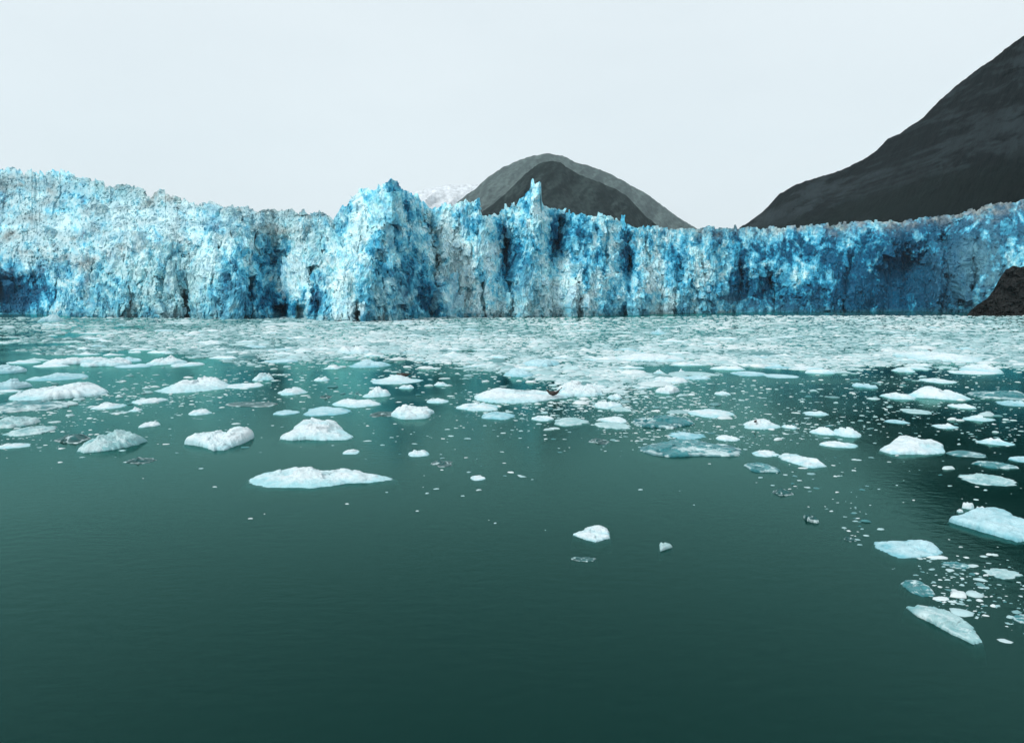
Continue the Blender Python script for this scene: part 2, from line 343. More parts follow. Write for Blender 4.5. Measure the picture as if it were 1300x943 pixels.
# fractured block relief
wpa = fbm(s / 18, z / 18, 21, 2, .45); wpb = fbm(s / 18, z / 18, 22, 2, .45)
ws = s + wpa * 6; wz = z + wpb * 6
fa = fbm(s / 3, z / 4, 23, 2) * .55; fb = fbm(s / 3, z / 4, 24, 2) * .55
d1, r1, e1 = blocks(ws / 24, wz / 40, 31); d2, r2, e2 = blocks((ws + fa) / 9, (wz + fb) / 26, 32); d3, r3, e3 = blocks((ws + fa) / 4.2, (wz + fb) / 10, 33)
d4, r4, e4 = blocks((s + fa) / 2.1, (z + fb) / 2.8, 34); d5, r5, e5 = blocks((s + fa * .5) / 1.1, (z + fb * .5) / 1.3, 35)
rough = np.clip(0.75 + 0.8 * fbm(s / 40, z / 40, 44, 2), 0.3, 1.4)
def serac(u, width, seed, lo, hi, p0, p1):
    """free-standing ice columns: each one stands proud up to a height of its own, then steps back"""
    q = u / width; i0 = np.floor(q).astype(np.int64); best = np.zeros(u.shape)
    Hh = (yb - yt)[None, :] * mpp
    for di in (-1, 0, 1):
        i = i0 + di; z0 = i * 0
        c = i + .25 + .5 * h2(i, z0, seed, 1); hw = .42 + .4 * h2(i, z0, seed, 2)
        top = (lo + (hi - lo) * h2(i, z0, seed, 3)) * Hh; pr = p0 + (p1 - p0) * h2(i, z0, seed, 4)
        sk = (h2(i, z0, seed, 5) - .5) * .5
        dx = (q - c) / hw; topc = top * (1 - .10 * dx * dx) + sk * dx * width * .6
        val = pr * np.clip(1 - np.abs(dx) ** 2.2, 0, 1) ** .6 * sstep(.9, -.9, z - topc) * (1 - .25 * np.clip(z / Hh, 0, 1))
        best = np.maximum(best, val)
    return best
us = s + wpa * 3.5 + wpb * 1.5 * (z / 40); uf = us + fa * .8
rel = 1.6 * d1 + 1.0 * d2 + (0.8 * d3 + 0.6 * d4 + 0.4 * d5) * rough
rel += serac(us, 23, 201, .4, 1.2, 3, 15) + serac(uf + 7, 12, 202, .25, 1.15, 2, 10) + serac(uf, 6, 203, .12, 1.1, 1, 4.5) + serac(uf + z * .12, 3.3, 204, .05, 1.0, .5, 2.6)
rel += 3.0 * fbm(s / 16, z / 34, 45, 3) + 0.8 * fbm(s / 4, z / 10, 46, 2)
rel += 1.6 * ridged(uf / 3.6, z / 34, 51, 3) + 1.2 * ridged(uf / 9, z / 50, 52, 2)
rel *= 0.8
onslope = np.clip(np.clip(ye - yo, 0, 20) / 20 + sstep(125, 60, xo) * sstep(0, 15, yb[None, :] - yo), 0, 1) * sstep(440, 425, xo)
rel *= 1 + .25 * onslope
rel += onslope * (5 * ridged((s + wpa * 8) / 30, (z + s * .2 + wpb * 8) / 11, 57, 3) )
t = tb + setb - prot - rel
NB = 26
offs = np.concatenate([[1.5, 4, 8, 13, 19, 26, 35, 45], np.linspace(60, 520, NB - 8)])
Xw, Yw, Zw = at_depth(xo, yo, t)
# under water skirt
Xs, Ys, Zs = Xw[:1], Yw[:1], np.full((1, NC), -4.0)
# upper surface behind the crest
az = (xa - 650) / FPX
Xc, Yc, Zc = Xw[-1], Yw[-1], Zw[-1]
bump = fbm(np.repeat((xa * mpp)[None, :], NB, 0) / 9, offs[:, None] / 12 + 0 * xa, 61, 4) * 2.6
Zb = Zc[None, :] - 0.4 + (bump - 2.2) * np.clip(offs[:, None] / 20, 0.15, 1) - offs[:, None] * 0.015
dipw = np.interp(xa, [-300, 425, 432, 545, 556, 655, 662, 690, 697, 1600], [0, 0, 1, 1, 0, 0, 1, 1, 0, 0])
Zlow = np.interp(xa, [-300, 420, 550, 640, 720, 800, 1600], [90, 82, 80, 74, 72, 66, 66])
Zb = Zb - dipw[None, :] * np.clip(Zc[None, :] - Zlow[None, :], 0, 60) * np.clip(offs[:, None] / 14, 0, 1) ** 0.7
Xb = Xc[None, :] + az[None, :] * offs[:, None]; Yb_ = Yc[None, :] + offs[:, None]
V = np.stack([np.concatenate([Xs, Xw, Xb]), np.concatenate([Ys, Yw, Yb_]), np.concatenate([Zs, Zw, Zb])], -1)

BLK = True
# colour of the ice itself: fresh blue faces, crushed white ice, silt, debris and a painted slope shadow
def cm(a, b, k): return a * (1 - k[..., None]) + np.array(b) * k[..., None]
bl = 0.40 + 0.18 * fbm(s / 30, z / 40, 70, 3) + 0.26 * (r2 - 0.5) + 0.26 * (r3 - .5) + 0.12 * (r1 - .5) + 0.26 * (r4 - .5) + .2 * (r5 - .5) + 0.42 * fbm((s + wpa * 8) / 6, (z + wpb * 8) / 10, 71, 5, .6) - .09 + .42 * fbm((s + wpa * 5) / 2.6, (z + wpb * 5) / 3.6, 72, 4, .7)
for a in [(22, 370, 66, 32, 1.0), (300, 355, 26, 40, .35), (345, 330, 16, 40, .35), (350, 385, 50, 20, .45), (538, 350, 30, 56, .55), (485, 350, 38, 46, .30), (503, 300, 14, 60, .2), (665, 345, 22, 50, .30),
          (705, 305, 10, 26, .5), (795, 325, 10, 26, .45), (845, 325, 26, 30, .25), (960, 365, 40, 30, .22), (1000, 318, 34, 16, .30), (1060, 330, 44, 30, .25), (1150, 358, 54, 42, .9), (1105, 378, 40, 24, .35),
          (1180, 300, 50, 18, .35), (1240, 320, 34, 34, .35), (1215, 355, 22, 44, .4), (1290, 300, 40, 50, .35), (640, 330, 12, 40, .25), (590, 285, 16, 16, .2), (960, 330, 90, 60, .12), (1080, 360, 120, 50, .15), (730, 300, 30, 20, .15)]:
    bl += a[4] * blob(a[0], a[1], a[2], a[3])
bl += .06 * sstep(500, 900, xo) + .16 * sstep(900, 1010, xo) + .10 * sstep(1090, 1180, xo) + .12 * (sstep(700, 760, xo) * sstep(340, 395, yo))
rib = ridged((s + wpa * 16) / 26, (z + wpb * 14) / 13, 75, 3)
bl -= .28 * np.clip(rib - .2, 0, 1) / .5 * sstep(880, 980, xo)
bl -= .22 * ridged((s + wpa * 20) / 30 + z / 60, (z + wpb * 20) / 24 - s / 80, 76, 3) * sstep(1000, 880, xo)
for a in [(60, 290, 95, 42, .18), (75, 368, 34, 30, .4), (250, 345, 14, 34, .4), (430, 375, 16, 40, .4), (462, 290, 26, 34, .35), (580, 330, 32, 34, .5), (590, 382, 30, 22, .35), (705, 368, 44, 26, .4),
          (830, 352, 15, 36, .55), (1010, 345, 30, 12, .4), (1100, 350, 14, 26, .4), (560, 300, 20, 20, .3), (200, 260, 100, 20, .2), (385, 335, 16, 30, .3), (1285, 325, 16, 14, .5), (905, 345, 16, 20, .2)]:
    bl -= a[4] * blob(a[0], a[1], a[2], a[3])
bl = np.clip((bl - .36) * 1.35 + .41, 0, 1)
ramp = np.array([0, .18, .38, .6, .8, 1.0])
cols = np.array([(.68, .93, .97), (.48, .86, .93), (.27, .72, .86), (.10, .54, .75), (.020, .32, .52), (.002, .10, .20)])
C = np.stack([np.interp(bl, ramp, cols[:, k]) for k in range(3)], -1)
# grey-teal weathered ice
gk = 0.45 * blob(205, 370, 90, 42, 4) + 0.5 * blob(150, 235, 60, 22) + .35 * blob(375, 285, 60, 20) + .4 * blob(672, 385, 26, 26) + .3 * blob(480, 385, 30, 30) + .3 * blob(860, 390, 120, 12) + .35 * blob(1260, 350, 60, 60)
C = cm(C, (.40, .62, .68), onslope * np.clip(.5 + fbm(s / 7, z / 4, 86, 4), 0, .8) * (1 - .95 * np.clip(blob(20, 372, 66, 36, 3) * 1.3, 0, 1)))
gk = np.clip(gk * (1 + fbm(s / 5, z / 12, 80, 4)), 0, .8); C = cm(C, (.24, .50, .54), gk)
# brown grey debris bands and smears, plus a shadow painted on the far-left slope
dirt_shade = 0.0
topd = yo - yt[None, :]
dirt_shade = dirt_shade + 0.75 * np.exp(-(topd / (9 + 5 * fbm(xo / 30, xo * 0, 81, 2))) ** 2) * (sstep(90, 160, xo) * sstep(432, 415, xo))
dirt_shade += 0.85 * np.exp(-(topd / (10 + 5 * fbm(xo / 24, xo * 0, 82, 2))) ** 2) * sstep(800, 900, xo)
dirt_shade += 0.8 * blob(18, 232, 40, 15) + .7 * blob(66, 238, 7, 16) + .7 * blob(40, 279, 26, 7) + .6 * blob(60, 258, 24, 6) + .75 * blob(135, 322, 52, 5.5, 2, -0.22) + .6 * blob(110, 355, 6, 36) + .5 * blob(78, 330, 26, 8)  # one of these left-slope smears is painted shadow, the others debris
dirt_shade += .6 * blob(342, 286, 30, 6, 2, .2) + .45 * blob(507, 378, 7, 26) + .5 * blob(446, 385, 5, 22) + .3 * blob(670, 370, 20, 34) + .4 * blob(780, 318, 8, 12) + .35 * blob(408, 345, 6, 40) + .5 * blob(8, 262, 14, 10) + .5 * blob(14, 298, 8, 8) + .6 * blob(1250, 272, 20, 8)
dirt_shade = dirt_shade * .85 + .5 * np.exp(-((yo - ye + 4 * fbm(xo / 16, xo * 0, 87, 3)) / 5.5) ** 2) * sstep(60, 110, xo) * sstep(425, 390, xo) * np.clip(.6 + fbm(xo / 22, yo / 60, 88, 2), 0, 1)
for a in [(20, 300, 26, 7, .6), (95, 300, 34, 5, .5), (30, 322, 40, 6, .55), (150, 285, 40, 5, .45), (225, 290, 8, 22, .4), (175, 262, 40, 5, .4), (110, 268, 20, 8, .4), (388, 305, 12, 20, .3), (215, 330, 20, 30, .25)]:
    dirt_shade = dirt_shade + a[4] * blob(a[0], a[1], a[2], a[3], 2, -.15)
dirt_shade = np.clip(dirt_shade * (0.85 + 1.2 * fbm(s / 4.5, z / 3.5, 83, 5, .65)), 0, .9)
dk = np.clip(.5 + fbm(s / 2.5, z / 2.5, 84, 4), 0, 1)
dc = np.array((.13, .16, .155)) * (1 - dk[..., None]) + np.array((.40, .45, .44)) * dk[..., None]
C = C * (1 - dirt_shade[..., None]) + dc * dirt_shade[..., None]
# wet ice within a few metres of the water
wet = sstep(5.0, 0.5, Zw + fbm(s / 9, z, 90, 3) * 3)[..., None]; C = C * (1 - wet * .55) + np.array((.03, .15, .19)) * wet * .55
# upper surface: dirty, rubbly
nn = np.clip(.5 + fbm(np.repeat((xa * mpp)[None, :], NB, 0) / 5, offs[:, None] / 6 + 0 * xa, 91, 4), 0, 1)[..., None]
Cb = np.array((.20, .24, .235)) * (1 - nn) + np.array((.50, .60, .61)) * nn
CC = np.concatenate([C[:1], C, Cb])
nrow = V.shape[0]
F = grid_faces(nrow, NC)
fx = (0.25 * (xo[:-1, :-1] + xo[1:, 1:] + xo[:-1, 1:] + xo[1:, :-1])); fy = 0.25 * (yo[:-1, :-1] + yo[1:, 1:] + yo[:-1, 1:] + yo[1:, :-1])
FX = np.concatenate([fx[:1], fx, np.repeat(fx[-1:], NB, 0)]).ravel(); FY = np.concatenate([fy[:1], fy, np.repeat(fy[-1:], NB, 0)]).ravel()
FY[-NB * (NC - 1):] = 150
def inpoly(px, py, poly):
    r = np.zeros(px.shape, bool); n = len(poly)
    for i in range(n):
        x1, y1 = poly[i]; x2, y2 = poly[(i + 1) % n]
        c = ((y1 > py) != (y2 > py)) & (px < (x2 - x1) * (py - y1) / ((y2 - y1) or 1e-9) + x1); r ^= c
    return r
jx = FX + vnoise(FX / 6, FY / 6, 99) * 4

UPg = np.zeros(len(F), bool); UPg[-NB * (NC - 1):] = True
# broken ice blocks standing on and leaning against the front: real angular chunks, coloured like the ice they broke from
def cube_grid(n):
    """surface of a cube as six n x n patches"""
    g = np.linspace(-1, 1, n); a, b = np.meshgrid(g, g, indexing='ij'); o = np.ones_like(a); P, Q = [], []
    for k, (p, q, r_) in enumerate([(a, b, o), (b, a, -o), (o, a, b), (-o, b, a), (b, o, a), (a, -o, b)]):
        P.append(np.stack([p, q, r_], -1).reshape(-1, 3)); Q.append(grid_faces(n, n) + k * n * n)
    return np.concatenate(P), np.concatenate(Q)
rb_ = np.random.default_rng(77)
VB, FB, CB, BX, BY, off = [], [], [], [], [], 0
Vg0 = V.reshape(-1, 3); nv0 = len(Vg0)
Hpx = (yb - yt)
def add_blocks(n, smin, smax, ng, tall, proud):
    global off
    P0, Q0 = cube_grid(ng); m_ = len(P0)
    col = rb_.integers(200, NC - 200, n) if n else []
    row = (rb_.uniform(0, 1, n) * (NR - 1)).astype(int)
    sz = smin * (smax / smin) ** rb_.uniform(0, 1, n) ** 1.6
    hh = sz * rb_.uniform(*tall, n)
    px = xo[row, col]; py = yo[row, col]
    dist_ = t[row, col]; pxs = FPX / dist_
    left = sstep(430, 415, px) * sstep(0, 12, ye[row, col] - py if ye.ndim == 2 else (ye[row, col] - py))
    hh = np.where(left > .5, np.minimum(hh, sz * 1.1), hh)
    room = (py - yt[col]) / pxs                     # metres up to the skyline
    ok = (room > hh * .55) | ((rb_.random(n) < .25) & (sz < 4))
    ok &= ~((np.abs(px - 356) < 12) & (py > 384)) & ~((np.abs(px - 382) < 9) & (py > 384))
    ok &= ~((px > 660) & (px < 695) & (py < 262) & (sz > 1.6)) & ~((px > 684) & (px < 694) & (py < 262))
    k_ = np.where(ok)[0]
    for q in k_:
        sx_, sy_, sz_ = sz[q] * rb_.uniform(.35, .6), sz[q] * rb_.uniform(.35, .7), hh[q] * .5
        # eight jittered corners, narrower at the top
        taper = rb_.uniform(.25, .95); lean = rb_.normal(0, .22, 2) * sz_
        p = P0.copy(); ft = (p[:, 2] + 1) / 2
        w_ = 1 - (1 - taper) * ft
        cj = rb_.uniform(-.32, .32, (2, 2, 2, 3))
        fx3, fy3, fz3 = [(p[:, d] + 1) / 2 for d in range(3)]
        jit = 0
        for a in (0, 1):
            for b in (0, 1):
                for c in (0, 1):
                    wgt = (fx3 if a else 1 - fx3) * (fy3 if b else 1 - fy3) * (fz3 if c else 1 - fz3)
                    jit = jit + wgt[:, None] * cj[a, b, c]
        p = p + jit
        p = np.stack([p[:, 0] * sx_ * w_ + lean[0] * ft, p[:, 1] * sy_ * w_ + lean[1] * ft, p[:, 2] * sz_], -1)
        an = rb_.uniform(0, 1.6); ca, sa = math.cos(an), math.sin(an)
        p = np.stack([p[:, 0] * ca - p[:, 1] * sa, p[:, 0] * sa + p[:, 1] * ca, p[:, 2]], -1)
        tl = rb_.normal(0, .16); ca, sa = math.cos(tl), math.sin(tl)
        p = np.stack([p[:, 0] * ca - p[:, 2] * sa, p[:, 1], p[:, 0] * sa + p[:, 2] * ca], -1)
        if left[q] > .5:
            tl = rb_.normal(0, .4); ca, sa = math.cos(tl), math.sin(tl)
            p = np.stack([p[:, 0], p[:, 1] * ca - p[:, 2] * sa, p[:, 1] * sa + p[:, 2] * ca], -1)
        c0 = np.array((Xw[row[q], col[q]], Yw[row[q], col[q]], Zw[row[q], col[q]]))
        c0 = c0 * 1.0; c0[1] += sy_ * (1 - proud * rb_.uniform(.5, 1.5))
        VB.append(p + c0); FB.append(Q0 + off); off += m_
        CB.append(np.repeat(C[row[q], col[q]][None] * 1.0, m_, 0) * (1 + .14 * (rb_.random() - .5)) * (1 + .10 * (ft[:, None] - .5)) + 0)
        BX.append(np.full(len(Q0), px[q])); BY.append(np.full(len(Q0), py[q]))
add_blocks(150, 6, 13, 20, (1.5, 2.8), 1.1)
add_blocks(3400, 2.2, 5.2, 7, (.8, 2.6), .9)
add_blocks(15000, .9, 2.4, 3, (.7, 2.2), 1.0)
VBn = np.concatenate(VB)
nA = np.stack([fbm(VBn[:, 0] / 2.6 + VBn[:, 1] / 3, VBn[:, 2] / 3.4 + k * 9, 300 + k, 4, .65) for k in range(3)], -1)
VBn = VBn + nA * np.array((1.5, 1.8, 1.0))
CBn = np.concatenate(CB)
# each vertex takes mostly the ice colour of the place it stands at
dd = VBn - np.array((0, 0, CAM_H)); tz = dd[:, 1] * cp - dd[:, 2] * sp
vx = 650 + dd[:, 0] / tz * FPX; vy = 471.5 - (dd[:, 1] * sp + dd[:, 2] * cp) / tz * FPX
ci = np.clip(np.round((vx - xa[0]) / STEP).astype(int), 0, NC - 1)
ri = np.clip(np.round((yb[ci] - vy) / (yb[ci] - yt[ci]) * (NR - 1)).astype(int), 0, NR - 1)
CBn = CBn * .4 + C[ri, ci] * .6
vary = 1.5 * fbm(VBn[:, 0] / 2 + VBn[:, 1] / 3, VBn[:, 2] / 3, 310, 4, .7)[:, None] - .08
CBn = np.clip(CBn * (1 + np.array((.42, .30, .20)) * vary), 0, .97)
BIG = 0
V = np.concatenate([Vg0, VBn]); CC = np.concatenate([CC.reshape(-1, 3), CBn]); F = np.concatenate([F, np.concatenate(FB) + nv0])
FX = np.concatenate([FX] + BX); FY = np.concatenate([FY] + BY)
jx = FX + vnoise(FX / 6, FY / 6, 99) * 4
PT = inpoly(jx, FY, [(396, 420), (400, 360), (412, 310), (424, 275), (433, 240), (480, 190), (520, 190), (548, 260), (552, 300), (560, 350), (566, 420)])
PP = inpoly(jx, FY, [(640, 420), (645, 340), (650, 280), (655, 200), (694, 200), (698, 290), (700, 420)])
PL = inpoly(jx, FY, [(-300, 344), (0, 344), (60, 336), (100, 338), (180, 318), (250, 303), (330, 297), (424, 285), (424, 190), (-300, 190)])
gl_root = bpy.data.objects.new('glacier', None); COL.objects.link(gl_root); gl_root.location = (0, 450, 0)
tag(gl_root, 'wide blue and white glacier front with jagged cliffs rising from the water', 'glacier')
Vf = V.reshape(-1, 3) - np.array((0, 450, 0)); Cf = CC.reshape(-1, 3)
def submesh(name, mask, label):
    f = F[mask]; u, inv = np.unique(f, return_inverse=True)
    o = link(name, mesh_np(name, Vf[u], inv.reshape(-1, 4), Cf[u], False), M_WALL, gl_root)
    if label: o['label'] = label
    return o
submesh('ice_tower', PT, 'tallest blue ice tower with steep right flank')
submesh('ice_pinnacle', PP & ~PT, 'narrow pinnacle with finger-like tip')
submesh('ice_slope', PL & ~PT & ~PP, 'crevassed slope with dirty crest behind the cliff edge')
SC1 = (np.abs(FX - 356) < 11) & (FY > 385); SC2 = (np.abs(FX - 382) < 7.5) & (FY > 386); BH = ((FX - 1150) / 46) ** 2 + ((FY - 366) / 42) ** 2 < 1
UP = np.zeros(len(F), bool); UP[:len(UPg)] = UPg
submesh('upper_surface', UP, 'rubbly debris-covered top of the glacier')
submesh('sea_cave', SC1, 'larger dark arch at the waterline'); submesh('sea_cave', SC2, 'smaller dark arch at the waterline')
submesh('ice_hollow', BH & ~UP, 'deep blue hollow at the right')
submesh('ice_cliff', ~(PT | PP | PL | UP | SC1 | SC2 | BH), None)

# ------------------------------------------------------------------ rock at the right end of the front
def rock():
    cr_ = [(1228, 399), (1240, 388), (1252, 380), (1262, 366), (1270, 352), (1278, 342), (1286, 338), (1296, 340), (1310, 334), (1340, 322), (1400, 300), (1600, 270)]
    xa = np.arange(1228, 1600, 1.2); yc = interp(cr_, xa) + fbm(xa / 5, xa * 0, 7, 3) * 2
    nv = 70; v = np.linspace(0, 1, nv)[:, None]; yb = 400.5 + 0 * xa
    y = yc * v + (yb) * (1 - v); t0 = gdepth(xa, yb)
    s = xa * .7; zz = (yb - y) * .7
    d, r, e = blocks(s / 9 + 0 * y, zz / 9, 3); d2, r2, e2 = blocks(s / 3.5 + 0 * y, zz / 3, 4)
    t = t0 + (yb - y) * 0.9 - 5 * d - 2.4 * d2 - ridged(s / 12 + zz / 16, zz / 30, 6, 3) * 3 - 14
    X, Y, Z = at_depth(xa + 0 * y, y, t)
    Xb, Yb, Zb = X[-1:] * (1 + 50 / Y[-1:]), Y[-1:] + 50, Z[-1:] - 3
    X0, Y0, Z0 = X[:1], Y[:1] - 3, Z[:1] * 0 - 4
    V = np.stack([np.concatenate([X0, X, Xb]), np.concatenate([Y0, Y, Yb]), np.concatenate([Z0, Z, Zb])], -1).reshape(-1, 3)
    k = np.clip(.5 + fbm(V[:, 0] / 7, V[:, 2] / 5, 5, 4), 0, 1)[:, None]
    C = np.array((.002, .003, .003)) * (1 - k) + np.array((.013, .014, .013)) * k
    o = link('rock_outcrop', mesh_np('rock_outcrop', V, grid_faces(nv + 2, len(xa)), C, False), M_ROCK)
    tag(o, 'dark brown bare rock outcrop at the right end of the glacier front', 'rock')
rock()

# ------------------------------------------------------------------ ice floes
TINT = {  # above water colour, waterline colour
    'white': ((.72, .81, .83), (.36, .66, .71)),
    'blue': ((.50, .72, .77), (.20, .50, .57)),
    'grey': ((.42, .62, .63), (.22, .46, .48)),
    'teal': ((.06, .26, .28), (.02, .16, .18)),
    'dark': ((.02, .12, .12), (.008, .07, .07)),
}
def floe_geo(seed, Lx, Ly, H, style, tint, na=96, nr=26, nsub=9, outline=None, rag=0.10, draft=None, peaks=None, mott=0.0):
    rng = random.Random(seed)
    th = np.linspace(0, 2 * math.pi, na, endpoint=False)
    if outline is not None:
        R = outline(th); R = R * (1 + 0.09 * fbm(np.cos(th) * 7 + seed, np.sin(th) * 7, seed, 4, .7))
    else:
        n_ = rng.uniform(1.7, 2.6)
        c_, s_ = np.abs(np.cos(th)), np.abs(np.sin(th))
        R = (c_ ** n_ + s_ ** n_) ** (-1 / n_)
        R = R * (1 + 0.24 * vnoise(np.cos(th) * 1.3 + seed * 3.1, np.sin(th) * 1.3 + seed, seed) + rag * fbm(np.cos(th) * 4 + seed, np.sin(th) * 4, seed + 2, 3, .6))
    ra = np.concatenate([np.linspace(0, 1, nr) ** 0.8, 1 + np.linspace(0, 1, nsub + 1)[1:] * 0.15])[:, None]
    rr = np.minimum(ra, 1.0); sub = np.clip((ra - 1) / .15, 0, 1)
    side = 1 + 0.5 * vnoise(np.cos(th) * 1.1 + seed, np.sin(th) * 1.1 - seed, seed + 8)
    RR = rr * R + sub * 0.15 * R * np.clip(side, .3, 1.6)
    X = RR * np.cos(th) * Lx / 2; Y = RR * np.sin(th) * Ly / 2
    if outline is not None: pass
    m = max(min(Lx, Ly), .3)
    nx, ny = X / m, Y / m
    p, q = {'flat': (5, .45), 'dome': (2.2, .8), 'peak': (1.7, .9), 'slab': (10, .5), 'pile': (2.6, .7)}[style]
    e = np.clip(1 - rr ** p, 0, 1) ** q
    if peaks is None:
        k = {'flat': 2, 'dome': 1, 'peak': 2, 'slab': 1, 'pile': 5}[style]
        peaks = [(rng.uniform(-.55, .55), rng.uniform(-.35, .5), rng.uniform(.16, .38), rng.uniform(.5, 1)) for _ in range(k)]
    base = {'flat': .55, 'dome': .6, 'peak': .38, 'slab': .8, 'pile': .55}[style]
    ux, uy = X / Lx * 2, Y / Ly * 2
    pk = 0
    for (px, py, pr, ph) in peaks: pk = np.maximum(pk, ph * np.exp(-(((ux - px) / pr) ** 2 + ((uy - py) / (pr * 2)) ** 2)))
    hz = base + (1 - base) * pk
    hz = hz * (1 + .30 * fbm(nx * 2.2 + seed, ny * 2.2, seed + 3, 3)) + .22 * ridged(nx * 2.4 + seed, ny * 2.4 - seed, seed + 4, 4) - .05
    bd, br, be = blocks(nx * 3.1 + seed, ny * 3.1, seed + 5); bd2, br2, _ = blocks(nx * 8.3 + seed, ny * 8.3, seed + 6)
    hz = hz + .17 * bd + .08 * bd2 + .10 * fbm(nx * 9 + seed, ny * 9, seed + 21, 3, .6) + .07 * fbm(nx * 26, ny * 26 + seed, seed + 22, 2)
    Z = H * np.clip(hz, .10, 2) * e
    dr = (.45 + .10 * m) if draft is None or draft > .6 else draft
    Z = np.where(sub > 0, -dr * sub ** 1.5 * (1 + .3 * vnoise(nx * 2, ny * 2 + sub * 3, seed)), Z)
    Z = np.where((ra >= 1) & (sub == 0), -0.01, Z)
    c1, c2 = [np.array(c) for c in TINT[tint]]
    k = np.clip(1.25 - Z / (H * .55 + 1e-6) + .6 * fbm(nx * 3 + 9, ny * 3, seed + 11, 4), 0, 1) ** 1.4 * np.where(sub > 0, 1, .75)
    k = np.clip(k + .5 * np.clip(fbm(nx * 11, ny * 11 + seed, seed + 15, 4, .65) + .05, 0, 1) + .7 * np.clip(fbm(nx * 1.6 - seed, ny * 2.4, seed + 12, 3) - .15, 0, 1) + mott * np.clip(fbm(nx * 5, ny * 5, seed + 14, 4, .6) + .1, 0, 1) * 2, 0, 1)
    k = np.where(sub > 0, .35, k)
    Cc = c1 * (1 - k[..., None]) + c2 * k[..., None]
    if tint in ('teal', 'dark', 'grey'):
        cr_ = np.clip((fbm(nx * 4 + seed, ny * 6, seed + 31, 5, .7) - (.12 if tint != 'dark' else .22)) * 5, 0, 1) * (sub == 0) + np.exp(-((rr - .93) / .05) ** 2) * (sub == 0) * (vnoise(nx * 3, ny * 3, seed + 5) > -.1) * .8
        cr_ = np.clip(cr_, 0, 1)[..., None] * .85; Cc = Cc * (1 - cr_) + np.array((.58, .74, .75)) * cr_
    V = np.stack([X, Y, Z], -1); nrows = V.shape[0]
    idx = np.arange(nrows * na).reshape(nrows, na); nxt = np.roll(idx, -1, 1)
    F = np.stack([idx[:-1], idx[1:], nxt[1:], nxt[:-1]], -1).reshape(-1, 4)
    return V.reshape(-1, 3), F, Cc.reshape(-1, 3)

BOXES = []           # footprints (in plan) of the single floes, so that scattered ice keeps clear
FLOES = {}
def floe(key, xl, xr, yt_, yb_, style='dome', tint='white', hf=.45, label='', group=None, poly=None, **kw):
    xm = (xl + xr) / 2; hpx = yb_ - yt_; yb_ = yb_ - .04 * hpx
    t0 = float(gdepth(xm, yb_)); W = (xr - xl) / FPX * t0
    L = float(gdepth(xm, yt_ + hf * hpx)) - t0
    hf = hf * .72; L = float(gdepth(xm, yt_ + hf * hpx)) - t0; L = min(L, W * 1.25); L = max(L, .25 * W) if W * .25 / t0 * CAM_H / t0 * FPX < hpx else L
    used = FPX * CAM_H * (1 / t0 - 1 / (t0 + L))
    H = max((hpx - used), .15 * hpx) / FPX * (t0 + L * .6)
    H = min(H, .34 * W)
    X, Y, _ = at_depth(xm, yb_, t0); X = float(X) * (t0 + L / 2) / t0; Y = float(Y) + L / 2
    outl = None; Lx, Ly = W * 1.0, L
    if poly:
        y_top = yt_; sc_ = used / hpx if hpx else 1
        pts = []
        for (a, b) in poly:
            gx, gy = ground(a, yb_ - (yb_ - b) * min(1, sc_)); pts.append(((float(gx) - X) / (Lx / 2), (float(gy) - Y) / (Ly / 2)))
        P = np.array(pts)
        def outl(th):
            out = np.zeros(len(th))
            for i, a in enumerate(th):
                d = np.array((math.cos(a), math.sin(a))); best = .02
                for j in range(len(P)):
                    p, q = P[j], P[(j + 1) % len(P)]; e = q - p
                    den = d[0] * e[1] - d[1] * e[0]
                    if abs(den) < 1e-9: continue
                    tt = (p[0] * e[1] - p[1] * e[0]) / den; uu = (p[0] * d[1] - p[1] * d[0]) / den
                    if tt > 0 and 0 <= uu <= 1: best = max(best, tt)
                out[i] = best
            return out
    seed = sum(ord(c) * (i + 3) for i, c in enumerate(key)) % 997
    big = (xr - xl) > 45; NA, NRR = (240, 76) if (xr - xl) > 78 else (140, 44)
    V, F, C = floe_geo(seed, Lx, Ly, H, style, tint, NA if big else 64, NRR if big else 20, outline=outl, **kw)
    mat = M_CLEAR if tint in ('dark', 'teal') else M_SNOW
    na_, nr_ = (NA, NRR) if big else (64, 20)
    if big:
        up = F.min(1) < (nr_ - 1) * na_ ; up = F[:, 0] < (nr_ - 1) * na_
        o = link('ice_floe', mesh_np('ice_floe', V[:nr_ * na_], F[up], C[:nr_ * na_], True), mat)
        b = link('submerged_base', mesh_np('submerged_base', V[(nr_ - 1) * na_:], F[~up] - (nr_ - 1) * na_, C[(nr_ - 1) * na_:], True), mat, o)
    else: o = link('ice_floe', mesh_np('ice_floe', V, F, C, True), mat)
    o.location = (X, Y, 0)
    tag(o, label, 'ice floe', group)
    BOXES.append((X, Y, Lx / 2, Ly / 2)); FLOES[key] = (V + np.array((X, Y, 0)))
    return o

G1 = 'large ice floes in the open water'
